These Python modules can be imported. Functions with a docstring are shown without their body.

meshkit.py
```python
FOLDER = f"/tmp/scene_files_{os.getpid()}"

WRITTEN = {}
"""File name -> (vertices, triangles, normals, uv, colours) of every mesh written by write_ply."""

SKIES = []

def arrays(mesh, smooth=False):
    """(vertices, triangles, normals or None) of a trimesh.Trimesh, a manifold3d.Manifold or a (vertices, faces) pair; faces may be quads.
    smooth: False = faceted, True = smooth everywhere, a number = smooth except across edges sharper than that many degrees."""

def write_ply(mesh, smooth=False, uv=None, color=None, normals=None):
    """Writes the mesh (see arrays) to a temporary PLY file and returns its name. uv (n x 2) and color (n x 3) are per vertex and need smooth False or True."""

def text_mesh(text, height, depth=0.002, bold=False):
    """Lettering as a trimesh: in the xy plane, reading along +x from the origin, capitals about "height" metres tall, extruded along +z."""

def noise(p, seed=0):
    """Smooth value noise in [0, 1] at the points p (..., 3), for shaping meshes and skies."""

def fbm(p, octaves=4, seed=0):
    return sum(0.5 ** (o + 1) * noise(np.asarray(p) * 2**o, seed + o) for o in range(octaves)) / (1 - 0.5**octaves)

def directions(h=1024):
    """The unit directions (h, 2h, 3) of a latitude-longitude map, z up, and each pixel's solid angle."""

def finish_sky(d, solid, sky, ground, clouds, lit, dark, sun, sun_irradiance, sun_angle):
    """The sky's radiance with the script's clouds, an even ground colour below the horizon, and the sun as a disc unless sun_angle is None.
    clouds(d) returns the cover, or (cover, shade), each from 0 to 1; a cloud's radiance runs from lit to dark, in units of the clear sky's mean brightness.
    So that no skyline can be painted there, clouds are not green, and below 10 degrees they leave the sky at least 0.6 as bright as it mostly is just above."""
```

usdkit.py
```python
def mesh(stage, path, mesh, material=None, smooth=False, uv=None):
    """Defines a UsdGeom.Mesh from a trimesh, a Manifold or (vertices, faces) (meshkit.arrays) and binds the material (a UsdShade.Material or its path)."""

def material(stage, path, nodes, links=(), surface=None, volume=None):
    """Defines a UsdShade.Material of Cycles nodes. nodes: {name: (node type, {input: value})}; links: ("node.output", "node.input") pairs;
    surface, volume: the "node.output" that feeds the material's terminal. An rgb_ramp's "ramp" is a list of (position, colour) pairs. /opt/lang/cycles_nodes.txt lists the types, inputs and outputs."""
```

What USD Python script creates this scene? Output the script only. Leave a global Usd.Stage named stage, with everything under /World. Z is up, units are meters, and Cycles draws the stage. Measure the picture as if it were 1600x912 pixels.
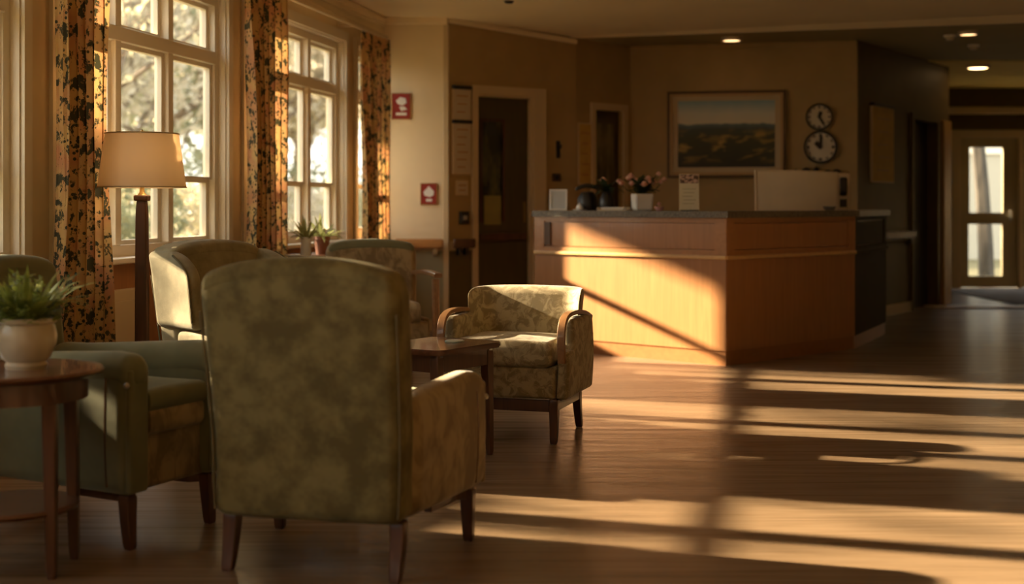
import math, random
import numpy as np, trimesh
import usdkit, meshkit
from pxr import Usd, UsdGeom, UsdLux, UsdShade, Gf, Sdf
from shapely.geometry import Polygon, box as sbox
from shapely.ops import unary_union

random.seed(7)
stage = Usd.Stage.CreateInMemory()
UsdGeom.SetStageUpAxis(stage, 'Z'); UsdGeom.SetStageMetersPerUnit(stage, 1.0)
UsdGeom.Xform.Define(stage, '/World'); UsdGeom.Scope.Define(stage, '/World/Looks')

# ------------------------------------------------------------------ camera, light, exposure
F = 2100.0                                   # focal length in pixels of a 1600 px wide picture
CAMZ = 1.17
cam = UsdGeom.Camera.Define(stage, '/World/camera')
cam.CreateHorizontalApertureAttr(36.0); cam.CreateVerticalApertureAttr(36.0 * 912 / 1600)
cam.CreateFocalLengthAttr(F / 1600 * 36)
cam.CreateVerticalApertureOffsetAttr(-136 / 1600 * 36)
cam.CreateFStopAttr(1.7); cam.CreateFocusDistanceAttr(6.3)
cam.CreateClippingRangeAttr((0.05, 500))
cam.AddTranslateOp().Set((0, 0, CAMZ)); cam.AddRotateXOp().Set(90)
cam.CreateExposureAttr(0.97)

TAN_E = 0.38                                 # low autumn sun
SUN_H = np.array([0.953, -0.302]); SUN_H /= np.linalg.norm(SUN_H)
sd = np.array([SUN_H[0], SUN_H[1], -TAN_E]); sd /= np.linalg.norm(sd)
sun = UsdLux.DistantLight.Define(stage, '/World/sun')
sun.CreateIntensityAttr(6.2); sun.CreateNormalizeAttr(True); sun.CreateAngleAttr(1.1); sun.CreateColorAttr((1.0, 0.78, 0.52))
R = Gf.Rotation(Gf.Vec3d(0, 0, -1), Gf.Vec3d(*map(float, sd)))
sun.AddOrientOp().Set(Gf.Quatf(R.GetQuat()))
sky = UsdLux.DomeLight.Define(stage, '/World/sky')
sky.CreateIntensityAttr(1.0)
SKY = 2.0

# ------------------------------------------------------------------ materials
def mat(name, nodes, links, surface='p.BSDF'):
    return usdkit.material(stage, '/World/Looks/' + name, nodes, links, surface=surface)

def plain(name, c, rough=.5, **kw):
    return mat(name, {'p': ('principled_bsdf', dict(base_color=c, roughness=rough, **kw))}, [])

def blotch(name, c1, c2, scale=6, lo=.4, hi=.6, rough=.6, bump=0, bscale=200, mscale=(1, 1, 1), detail=4, dist=0, c3=None, **kw):
    ramp = [(lo, c1), (hi, c2)] + ([(min(hi + .13, 1), c3)] if c3 else [])
    n = {'tc': ('texture_coordinate', {}), 'mp': ('mapping', {'scale': mscale}),
         'n': ('noise_texture', {'scale': scale, 'detail': detail, 'roughness': .6, 'distortion': dist}),
         'r': ('rgb_ramp', {'ramp': ramp}), 'p': ('principled_bsdf', dict(roughness=rough, **kw))}
    l = [('tc.object', 'mp.vector'), ('mp.vector', 'n.vector'), ('n.fac', 'r.fac'), ('r.color', 'p.base_color')]
    if bump:
        n['bn'] = ('noise_texture', {'scale': bscale, 'detail': 2})
        n['b'] = ('bump', {'strength': bump, 'distance': .002})
        l += [('tc.object', 'bn.vector'), ('bn.fac', 'b.height'), ('b.normal', 'p.normal')]
    return mat(name, n, l)

M = {}
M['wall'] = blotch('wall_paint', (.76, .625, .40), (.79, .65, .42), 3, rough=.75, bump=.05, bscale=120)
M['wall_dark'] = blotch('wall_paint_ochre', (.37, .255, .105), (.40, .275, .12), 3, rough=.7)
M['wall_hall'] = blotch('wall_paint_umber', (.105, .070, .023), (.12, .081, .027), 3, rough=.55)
M['dado'] = blotch('dado_paint', (.30, .285, .19), (.32, .30, .20), 3, rough=.6)
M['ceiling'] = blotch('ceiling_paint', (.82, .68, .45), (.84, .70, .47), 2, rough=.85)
M['ceiling_hall'] = blotch('ceiling_paint_yellow', (.74, .56, .17), (.77, .59, .19), 2, rough=.85)  # lamp glow on the corridor ceiling is put into this yellow
M['soffit'] = blotch('soffit_paint', (.34, .27, .13), (.36, .285, .14), 2, rough=.8)  # colour darkened to stand for the weaker light on the soffit
M['trim'] = plain('trim_paint', (.58, .45, .27), .45)
M['window_paint'] = plain('window_paint', (.80, .71, .55), .4)
M['sill'] = plain('sill_paint', (.80, .72, .58), .35)
M['radiator'] = plain('radiator_paint', (.62, .48, .28), .4)
M['floor'] = None
def wood(name, c1, c2, rough=.35, axis=2, scale=1.0, **kw):
    ms = [14, 14, 14]; ms[axis] = .9
    return blotch(name, c1, c2, 2.2 * scale, .3, .7, rough, mscale=tuple(ms), detail=5, dist=.6, **kw)
M['desk'] = wood('desk_wood', (.325, .142, .046), (.40, .182, .062), .38, 2, coat_weight=.15)
M['desk_h'] = wood('desk_wood_rail', (.35, .155, .05), (.42, .195, .068), .38, 0, coat_weight=.15)
M['plinth'] = wood('plinth_wood', (.26, .10, .025), (.32, .13, .035), .4, 0)
M['mahogany'] = wood('mahogany', (.066, .025, .011), (.108, .042, .019), .28, 2, coat_weight=.3)
M['mahogany_top'] = wood('mahogany_top', (.082, .031, .014), (.135, .052, .024), .22, 0, coat_weight=.4)
M['leg'] = wood('leg_wood', (.072, .029, .013), (.125, .050, .022), .33, 2, coat_weight=.2)
M['armwood'] = wood('arm_wood', (.22, .105, .043), (.32, .165, .07), .35, 1, coat_weight=.25)
M['beading'] = wood('beading_wood', (.55, .33, .13), (.64, .40, .17), .3, 0)  # pale tone paints the highlight along the desk moulding
M['oak'] = wood('oak_rail', (.36, .17, .05), (.46, .22, .07), .4, 0)
M['panel_wood'] = wood('panel_wood', (.34, .14, .045), (.42, .18, .06), .45, 2)
M['door'] = wood('door_wood', (.060, .040, .014), (.082, .054, .02), .4, 2)
M['dark_panel'] = wood('dark_panel', (.040, .029, .014), (.055, .04, .02), .7, 2, specular_ior_level=.15)  # shade of the unlit right-hand desk face, put into the colour
M['granite'] = blotch('granite', (.09, .077, .055), (.19, .16, .115), 60, .35, .65, .42, specular_ior_level=.25)
M['olive'] = blotch('olive_velvet', (.105, .080, .021), (.205, .165, .058), 9.5, .40, .62, .85, bump=.25, bscale=420, detail=8, sheen_weight=.12, sheen_roughness=.4, sheen_tint=(.9, .85, .6))
M['sage'] = blotch('sage_damask', (.20, .165, .080), (.31, .265, .145), 8, .38, .62, .8, bump=.25, bscale=400, detail=6, sheen_weight=.15)
M['green'] = blotch('green_velvet', (.135, .135, .068), (.18, .178, .095), 5, .35, .65, .8, bump=.2, bscale=420, sheen_weight=.3, sheen_roughness=.4, sheen_tint=(.9, .9, .7))
M['tan'] = blotch('tan_damask', (.19, .13, .055), (.36, .27, .135), 11, .42, .58, .8, bump=.3, bscale=350, mscale=(1, 1, .6), detail=6, dist=.5, sheen_weight=.2)
M['damask'] = blotch('tub_damask', (.20, .150, .066), (.37, .30, .165), 17, .43, .57, .75, bump=.3, bscale=350, detail=4, dist=.9, sheen_weight=.2)
M['tapestry'] = blotch('tapestry', (.16, .11, .06), (.42, .33, .22), 34, .44, .56, .8, bump=.3, bscale=300, detail=2, dist=2.5)
M['piping'] = plain('piping_cord', (.13, .105, .045), .85)
M['cream_pot'] = blotch('cream_ceramic', (.50, .42, .28), (.56, .47, .32), 9, rough=.25)
M['soil'] = blotch('soil', (.03, .02, .012), (.06, .04, .02), 40, rough=.9)
M['terracotta'] = plain('terracotta', (.22, .085, .045), .6)
M['white'] = plain('white_ceramic', (.72, .70, .66), .3)
M['paper'] = plain('paper', (.55, .46, .33), .7)
M['paper_white'] = plain('paper_white', (.75, .74, .70), .6)
M['black'] = plain('black_plastic', (.012, .011, .010), .35)
M['dark_frame'] = wood('dark_frame', (.06, .03, .012), (.09, .045, .018), .35, 0)
M['gilt'] = plain('pale_gold_frame', (.42, .27, .12), .4)
M['mount'] = plain('picture_mount', (.50, .39, .24), .7)
M['brass'] = plain('brass', (.45, .30, .11), .3, metallic=1.0)
M['steel'] = plain('steel', (.55, .52, .46), .3, metallic=1.0)
M['red'] = plain('sign_red', (.30, .028, .022), .45)
M['beige'] = blotch('monitor_beige', (.54, .43, .27), (.57, .455, .29), 5, rough=.5)
M['mat'] = blotch('entrance_mat', (.10, .085, .085), (.13, .11, .105), 90, rough=.9)
M['clock_face'] = plain('clock_face', (.60, .54, .42), .5)
M['ink'] = plain('ink', (.03, .025, .02), .6)
M['notice_ochre'] = blotch('notice_ochre', (.52, .33, .075), (.58, .38, .09), 12, rough=.7)
M['bulb'] = mat('lamp_glow', {'e': ('emission', {'color': (1., .60, .28), 'strength': 1.7})}, [], 'e.emission')
M['bulb_hall'] = mat('lamp_glow_hall', {'e': ('emission', {'color': (1., .62, .26), 'strength': 5.0})}, [], 'e.emission')
M['bulb_dim'] = mat('bulb_glow', {'e': ('emission', {'color': (1., .72, .42), 'strength': 34.0})}, [], 'e.emission')
M['bark'] = blotch('bark', (.10, .075, .05), (.20, .155, .11), 9, rough=.9, mscale=(1, 1, .25))
M['lawn'] = blotch('lawn', (.15, .13, .06), (.22, .185, .09), .5, rough=.95, detail=8)
M['render_wall'] = plain('pale_render', (.42, .38, .30), .8)
M['roof'] = plain('roof_tile', (.20, .12, .08), .8)

def glass():
    return mat('window_glass', {'t': ('transparent_bsdf', {'color': (.97, .97, .95)}), 'g': ('glossy_bsdf', {'roughness': .02, 'color': (.9, .9, .9)}),
                                'f': ('layer_weight', {'blend': .5}), 'w': ('math', {'math_type': 'power', 'value2': 5.0}), 'k': ('math', {'math_type': 'multiply_add', 'value2': .6, 'value3': .03}), 'm': ('mix_closure', {})},
               [('f.facing', 'w.value1'), ('w.value', 'k.value1'), ('k.value', 'm.fac'), ('t.BSDF', 'm.closure1'), ('g.BSDF', 'm.closure2')], 'm.closure')
M['glass'] = glass()

def leafmat(name, c1, c2, tr, scale=2.0):
    return mat(name, {'g': ('geometry', {}), 'n': ('noise_texture', {'scale': scale, 'detail': 3}), 'r': ('rgb_ramp', {'ramp': [(.35, c1), (.65, c2)]}),
                      'd': ('principled_bsdf', {'roughness': .55}), 't': ('translucent_bsdf', {}), 'm': ('mix_closure', {'fac': tr})},
               [('g.position', 'n.vector'), ('n.fac', 'r.fac'), ('r.color', 'd.base_color'), ('r.color', 't.color'), ('d.BSDF', 'm.closure1'), ('t.BSDF', 'm.closure2')], 'm.closure')
M['fern'] = leafmat('fern_leaf', (.13, .18, .03), (.36, .41, .085), .35, 18)
M['fern_light'] = leafmat('fern_frond', (.30, .33, .10), (.46, .48, .20), .4, 18)
M['dark_leaf'] = leafmat('dark_leaf', (.02, .035, .012), (.05, .075, .022), .25, 25)
M['pink'] = leafmat('pink_petal', (.66, .32, .24), (.82, .54, .42), .3, 30)
M['leaf_tan'] = leafmat('autumn_tan', (.36, .32, .24), (.56, .51, .40), .42, .6)
M['leaf_gold'] = leafmat('autumn_gold', (.34, .30, .19), (.54, .48, .31), .42, .6)
M['leaf_green'] = leafmat('grey_green', (.16, .17, .10), (.30, .31, .19), .38, .6)

def floor_mat():
    n = {'g': ('geometry', {}), 'mp': ('mapping', {'scale': (.9, 16, 1), 'rotation': (0, 0, .10)}), 'n': ('noise_texture', {'scale': 1.0, 'detail': 6, 'roughness': .65, 'distortion': .4}),
         'mp2': ('mapping', {'scale': (2.0, 45, 1), 'rotation': (0, 0, .10)}), 'n2': ('noise_texture', {'scale': 1.0, 'detail': 3}),
         'mx': ('mix_float', {'fac': .4}), 'r': ('rgb_ramp', {'ramp': [(.28, (.150, .098, .055)), (.5, (.200, .133, .076)), (.74, (.26, .178, .105))]}),
         'rr': ('map_range', {'from_min': .3, 'from_max': .7, 'to_min': .22, 'to_max': .40}),
         'b': ('bump', {'strength': .05, 'distance': .002}), 'p': ('principled_bsdf', {'specular_ior_level': .5})}
    l = [('g.position', 'mp.vector'), ('mp.vector', 'n.vector'), ('g.position', 'mp2.vector'), ('mp2.vector', 'n2.vector'), ('n.fac', 'mx.a'), ('n2.fac', 'mx.b'),
         ('mx.result', 'r.fac'), ('r.color', 'p.base_color'), ('n.fac', 'rr.value'), ('rr.result', 'p.roughness'), ('n2.fac', 'b.height'), ('b.normal', 'p.normal')]
    return mat('floor_vinyl', n, l)
M['floor'] = floor_mat()

def curtain_mat():
    n = {'g': ('geometry', {}), 'mp': ('mapping', {'scale': (1, 1, .8)}),
         'n': ('noise_texture', {'scale': 17, 'detail': 4, 'roughness': .65, 'distortion': .25}), 'r': ('rgb_ramp', {'ramp': [(.53, (0, 0, 0)), (.575, (1, 1, 1))]}),
         'v': ('voronoi_texture', {'scale': 34, 'randomness': 1.0}), 'vr': ('rgb_ramp', {'ramp': [(.24, (1, 1, 1)), (.33, (0, 0, 0))]}),
         'n3': ('noise_texture', {'scale': 5, 'detail': 2}), 'r3': ('rgb_ramp', {'ramp': [(.44, (0, 0, 0)), (.50, (1, 1, 1))]}),
         'mm': ('mix', {'mix_type': 'multiply', 'fac': 1.0}), 'ml': ('mix', {'mix_type': 'lighten', 'fac': 1.0}),
         'n2': ('noise_texture', {'scale': 7, 'detail': 2}), 'r2': ('rgb_ramp', {'ramp': [(.42, (.62, .40, .15)), (.66, (.55, .26, .12))]}),
         'c': ('mix', {'mix_type': 'mix', 'color2': (.055, .052, .025)}),
         'd': ('principled_bsdf', {'roughness': .85}), 't': ('translucent_bsdf', {}), 'm': ('mix_closure', {'fac': .18})}
    l = [('g.position', 'mp.vector'), ('mp.vector', 'n.vector'), ('g.position', 'v.vector'), ('g.position', 'n3.vector'), ('g.position', 'n2.vector'),
         ('n.fac', 'r.fac'), ('v.distance', 'vr.fac'), ('n3.fac', 'r3.fac'), ('vr.color', 'mm.color1'), ('r3.color', 'mm.color2'),
         ('r.color', 'ml.color1'), ('mm.color', 'ml.color2'), ('ml.color', 'c.fac'), ('n2.fac', 'r2.fac'), ('r2.color', 'c.color1'),
         ('c.color', 'd.base_color'), ('c.color', 't.color'), ('d.BSDF', 'm.closure1'), ('t.BSDF', 'm.closure2')]
    return mat('floral_curtain', n, l, 'm.closure')
M['curtain'] = curtain_mat()
M['shade'] = mat('lamp_shade_fabric', {'d': ('principled_bsdf', {'base_color': (.80, .71, .57), 'roughness': .8}), 't': ('translucent_bsdf', {'color': (.74, .60, .42)}), 'm': ('mix_closure', {'fac': .38})},
                 [('d.BSDF', 'm.closure1'), ('t.BSDF', 'm.closure2')], 'm.closure')

def painting_mat(W, H):
    """A landscape print: hazy sky, blue hills, dark fields with ochre patches (local x, z)."""
    n = {'tc': ('texture_coordinate', {}), 's': ('separate_xyz', {}), 'n': ('noise_texture', {'scale': 7, 'detail': 5}), 'n2': ('noise_texture', {'scale': 4.5, 'detail': 5, 'distortion': .4}),
         'mp': ('mapping', {'scale': (1, 1, 2.6)}), 'zz': ('map_range', {'from_min': -H / 2, 'from_max': H / 2, 'to_min': 0, 'to_max': 1}),
         'k': ('math', {'math_type': 'multiply_add', 'value2': .09, 'value3': -.045}), 'a': ('math', {'math_type': 'add'}),
         'r': ('rgb_ramp', {'ramp': [(0, (.018, .018, .010)), (.18, (.03, .028, .012)), (.42, (.045, .045, .018)), (.58, (.05, .065, .05)), (.655, (.11, .17, .19)), (.67, (.62, .57, .46)), (.82, (.55, .57, .52)), (1, (.22, .36, .46))]}),
         'r2': ('rgb_ramp', {'ramp': [(.50, (0, 0, 0)), (.68, (1, 1, 1))]}), 'r4': ('rgb_ramp', {'ramp': [(.05, (0, 0, 0)), (.2, (1, 1, 1)), (.5, (.8, .8, .8)), (.6, (0, 0, 0))]}),
         'mm': ('mix', {'mix_type': 'multiply', 'fac': 1.0}), 'c': ('mix', {'color2': (.48, .32, .08)}), 'p': ('principled_bsdf', {'roughness': .45})}
    l = [('tc.object', 's.vector'), ('tc.object', 'n.vector'), ('s.z', 'zz.value'), ('n.fac', 'k.value1'), ('zz.result', 'a.value1'), ('k.value', 'a.value2'), ('a.value', 'r.fac'),
         ('tc.object', 'mp.vector'), ('mp.vector', 'n2.vector'), ('n2.fac', 'r2.fac'), ('zz.result', 'r4.fac'), ('r2.color', 'mm.color1'), ('r4.color', 'mm.color2'),
         ('mm.color', 'c.fac'), ('r.color', 'c.color1'), ('c.color', 'p.base_color')]
    return mat('landscape_print', n, l)

def sky_mat():
    n = {'tc': ('geometry', {}), 's': ('separate_xyz', {}), 'r': ('rgb_ramp', {'ramp': [(0, (.92, .84, .68)), (.10, (.84, .84, .78)), (.35, (.68, .76, .80)), (1, (.52, .62, .70))]}),
         'n': ('noise_texture', {'scale': 3.5, 'detail': 5}), 'nr': ('rgb_ramp', {'ramp': [(.42, (0, 0, 0)), (.62, (1, 1, 1))]}),
         'c': ('mix', {'color2': (.98, .92, .82)}), 'b': ('background_shader', {'strength': SKY})}
    l = [('tc.position', 's.vector'), ('s.z', 'r.fac'), ('tc.position', 'n.vector'), ('n.fac', 'nr.fac'), ('nr.color', 'c.fac'), ('r.color', 'c.color1'), ('c.color', 'b.color')]
    return usdkit.material(stage, '/World/Looks/sky_look', n, l, surface='b.background')
UsdShade.MaterialBindingAPI.Apply(sky.GetPrim()).Bind(sky_mat())

# ------------------------------------------------------------------ shapes
def cat(*ms):
    ms = [m for m in ms if m is not None]
    v, f, o = [], [], 0
    for a, b in ms:
        v.append(np.asarray(a, float)); f.append(np.asarray(b, int) + o); o += len(a)
    return np.vstack(v), np.vstack(f)

def tm(m):
    return np.array(m.vertices), np.array(m.faces)

def move(m, t=(0, 0, 0), rz=0, rx=0, ry=0):
    v = np.array(m[0], float)
    for ang, (i, j) in ((rx, (1, 2)), (ry, (2, 0)), (rz, (0, 1))):
        if ang:
            c, s = math.cos(ang), math.sin(ang); a, b = v[:, i].copy(), v[:, j].copy()
            v[:, i], v[:, j] = c * a - s * b, s * a + c * b
    return v + np.array(t, float), m[1]

def box(x0, x1, y0, y1, z0, z1):
    v = np.array([(x, y, z) for x in (x0, x1) for y in (y0, y1) for z in (z0, z1)], float)
    f = np.array([(0, 1, 3), (0, 3, 2), (4, 6, 7), (4, 7, 5), (0, 4, 5), (0, 5, 1), (2, 3, 7), (2, 7, 6), (0, 2, 6), (0, 6, 4), (1, 5, 7), (1, 7, 3)])
    return v, f

def rbox(x0, x1, y0, y1, z0, z1, r=.01, k=2, n=1):
    """A box with rounded edges; n: segments of the flat part (one number or three), for bending afterwards."""
    h = np.array([x1 - x0, y1 - y0, z1 - z0]) / 2; c = np.array([x0 + x1, y0 + y1, z0 + z1]) / 2
    r = min(r, h.min() * .999); n = (n, n, n) if np.ndim(n) == 0 else n
    ax = []
    for i in range(3):
        a = r * np.tan(np.linspace(0, math.pi / 4, k + 1)); q = h[i] - r
        ax.append(np.concatenate([-q - a[::-1], np.linspace(-q, q, n[i] + 1)[1:-1], q + a]))
    vs, fs, o = [], [], 0
    for d in range(3):
        u, w = (d + 1) % 3, (d + 2) % 3
        A, B = np.meshgrid(ax[u], ax[w], indexing='ij')
        i, j = np.meshgrid(np.arange(A.shape[0] - 1), np.arange(A.shape[1] - 1), indexing='ij')
        q = np.stack([i * A.shape[1] + j, (i + 1) * A.shape[1] + j, (i + 1) * A.shape[1] + j + 1, i * A.shape[1] + j + 1], -1).reshape(-1, 4)
        for sgn in (-1, 1):
            p = np.zeros((A.size, 3)); p[:, d] = sgn * h[d]; p[:, u] = A.ravel(); p[:, w] = B.ravel()
            vs.append(p); fs.append((q if sgn > 0 else q[:, ::-1]) + o); o += len(p)
    v, f = np.vstack(vs), np.vstack(fs)
    inner = np.clip(v, -(h - r), h - r); d = v - inner
    v = inner + r * d / np.maximum(np.linalg.norm(d, axis=1, keepdims=True), 1e-12)
    key, first, inv = np.unique(np.round(v * 1e5).astype(int), axis=0, return_index=True, return_inverse=True)
    v, f = v[first] + c, inv.ravel()[f]
    f = np.vstack([f[:, [0, 1, 2]], f[:, [0, 2, 3]]])
    f = f[(f[:, 0] != f[:, 1]) & (f[:, 1] != f[:, 2]) & (f[:, 0] != f[:, 2])]
    return v, f

def bend(m, fn):
    v = np.array(m[0], float); x, y, z = fn(v[:, 0].copy(), v[:, 1].copy(), v[:, 2].copy())
    return np.stack([x, y, z], 1), m[1]

def lathe(profile, n=32):
    return tm(trimesh.creation.revolve(np.array(profile, float), sections=n))

def tube(pts, r, sides=8, cap=True):
    p = np.asarray(pts, float); r = np.broadcast_to(r, (len(p),))
    t = np.gradient(p, axis=0); t /= np.linalg.norm(t, axis=1, keepdims=True) + 1e-12
    ref = np.array([0, 0, 1.0]) if np.abs(t[:, 2]).mean() < .8 else np.array([1.0, 0, 0])
    a = np.cross(t, ref); a /= np.linalg.norm(a, axis=1, keepdims=True) + 1e-12; b = np.cross(t, a)
    g = np.arange(sides) * 2 * math.pi / sides
    v = (p[:, None] + r[:, None, None] * (np.cos(g)[None, :, None] * a[:, None] + np.sin(g)[None, :, None] * b[:, None])).reshape(-1, 3)
    i, j = np.meshgrid(np.arange(len(p) - 1), np.arange(sides), indexing='ij')
    q = np.stack([i * sides + j, i * sides + (j + 1) % sides, (i + 1) * sides + (j + 1) % sides, (i + 1) * sides + j], -1).reshape(-1, 4)[:, ::-1]
    f = [q[:, [0, 1, 2]], q[:, [0, 2, 3]]]
    if cap:
        v = np.vstack([v, p[:1], p[-1:]]); n0 = len(p) * sides
        k = np.arange(sides); kk = (k + 1) % sides
        f += [np.stack([np.full(sides, n0), k, kk], 1), np.stack([np.full(sides, n0 + 1), n0 - sides + kk, n0 - sides + k], 1)]
    return v, np.vstack(f)

def strap(pts, w, t, up):
    """A bar of section w (along up x tangent) by t swept along pts; up: direction across its width at every point."""
    p = np.asarray(pts, float); tg = np.gradient(p, axis=0); tg /= np.linalg.norm(tg, axis=1, keepdims=True)
    u = np.broadcast_to(np.asarray(up, float), p.shape); u = u - (u * tg).sum(1, keepdims=True) * tg; u /= np.linalg.norm(u, axis=1, keepdims=True)
    nrm = np.cross(tg, u)
    c = .18
    sec = [(-.5 + c * t / w, -.5), (.5 - c * t / w, -.5), (.5, -.5 + c), (.5, .5 - c), (.5 - c * t / w, .5), (-.5 + c * t / w, .5), (-.5, .5 - c), (-.5, -.5 + c)]
    v = np.stack([p + u * (a * w) + nrm * (b * t) for a, b in sec], 1).reshape(-1, 3); s = len(sec)
    i, j = np.meshgrid(np.arange(len(p) - 1), np.arange(s), indexing='ij')
    q = np.stack([i * s + j, i * s + (j + 1) % s, (i + 1) * s + (j + 1) % s, (i + 1) * s + j], -1).reshape(-1, 4)
    f = [q[:, [0, 1, 2]], q[:, [0, 2, 3]]]
    for base, flip in ((0, True), ((len(p) - 1) * s, False)):
        tri = np.array([(base, base + k, base + k + 1) for k in range(1, s - 1)])
        f.append(tri[:, ::-1] if flip else tri)
    m = trimesh.Trimesh(v, np.vstack(f), process=False); trimesh.repair.fix_normals(m)
    return tm(m)

def prism(poly, z0, z1):
    """Extrudes a plan polygon (list of x, y or shapely shape) from z0 to z1."""
    g = poly if hasattr(poly, 'geom_type') else Polygon(poly)
    parts = []
    for q in getattr(g, 'geoms', [g]):
        e = trimesh.creation.extrude_polygon(q.buffer(0), z1 - z0, engine='earcut'); e.apply_translation([0, 0, z0]); parts.append(tm(e))
    return cat(*parts)

def flat(poly, z, up=True):
    v, f = trimesh.creation.triangulate_polygon(Polygon(poly), engine='earcut')
    v = np.column_stack([v, np.full(len(v), z)]); n = np.cross(v[f[0, 1]] - v[f[0, 0]], v[f[0, 2]] - v[f[0, 0]])[2]
    return v, (f if (n > 0) == up else f[:, ::-1])

def upright(shape, y0, y1):
    """Extrudes an (x, z) shape between y0 (front) and y1."""
    v, f = prism(shape, 0, y1 - y0)
    return np.column_stack([v[:, 0], y1 - v[:, 2], v[:, 1]]), f

def taper_leg(x, y, z1, w1, w0, dx=0, dy=0, curve=0):
    """A square leg from the floor up to z1, w0 wide at the foot, w1 at the top; the foot stands dx, dy away from the top."""
    m = rbox(-.5, .5, -.5, .5, 0, 1, .12, 1, (1, 1, 6))
    def fn(X, Y, Z):
        w = w0 + (w1 - w0) * Z; k = (1 - Z) ** (1.6 if curve else 1)
        return x + X * w + dx * k, y + Y * w + dy * k, Z * z1
    return bend(m, fn)

# ------------------------------------------------------------------ scene tree
used = {}
def numbered(parent, name):
    k = (parent, name); n = used.get(k, 0); used[k] = n + 1
    return name if n == 0 else f'{name}_{n:03d}'

def data(prim, label=None, category=None, group=None, kind=None):
    for k, v in (('label', label), ('category', category), ('group', group), ('kind', kind)):
        if v: prim.SetCustomDataByKey(k, v)
    return prim

def thing(name, label=None, category=None, loc=(0, 0, 0), rz=0, group=None, kind=None):
    x = UsdGeom.Xform.Define(stage, '/World/' + numbered('/World', name))
    x.AddTranslateOp().Set(Gf.Vec3d(*map(float, loc))); x.AddRotateZOp().Set(math.degrees(rz))
    return data(x.GetPrim(), label, category, group, kind)

def part(parent, name, mesh, m, smooth=35, label=None, kind=None):
    p = str(parent.GetPath()); path = p + '/' + numbered(p, name)
    g = usdkit.mesh(stage, path, mesh, M[m] if isinstance(m, str) else m, smooth=smooth)
    return data(g.GetPrim(), label, None, None, kind)

def solo(name, mesh, m, label=None, category=None, smooth=35, group=None, kind=None):
    path = '/World/' + numbered('/World', name)
    g = usdkit.mesh(stage, path, mesh, M[m] if isinstance(m, str) else m, smooth=smooth)
    return data(g.GetPrim(), label, category, group, kind)

def copy_of(src, loc, rz, label=None, group=None):
    was = src.GetCustomData(); name = src.GetName()
    base = name[:-4] if name[-4:-3] == '_' and name[-3:].isdigit() else name
    r = UsdGeom.Xform.Define(stage, '/World/' + numbered('/World', base))
    r.GetPrim().GetReferences().AddInternalReference(src.GetPath())
    r.GetPrim().SetInstanceable(True)
    ops = UsdGeom.Xformable(r).GetOrderedXformOps()
    ops[0].Set(Gf.Vec3d(*map(float, loc))); ops[1].Set(math.degrees(rz))
    return data(r.GetPrim(), label or was.get('label'), was.get('category'), group or was.get('group'))

def struct(name, label=None, loc=(0, 0, 0), rz=0):
    return thing(name, label, None, loc, rz, None, 'structure')

def at(px, py, Y):                            # the point seen at a pixel, at depth Y
    return np.array([(px - 800) / F * Y, Y, CAMZ - (py - 320) / F * Y])

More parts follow.
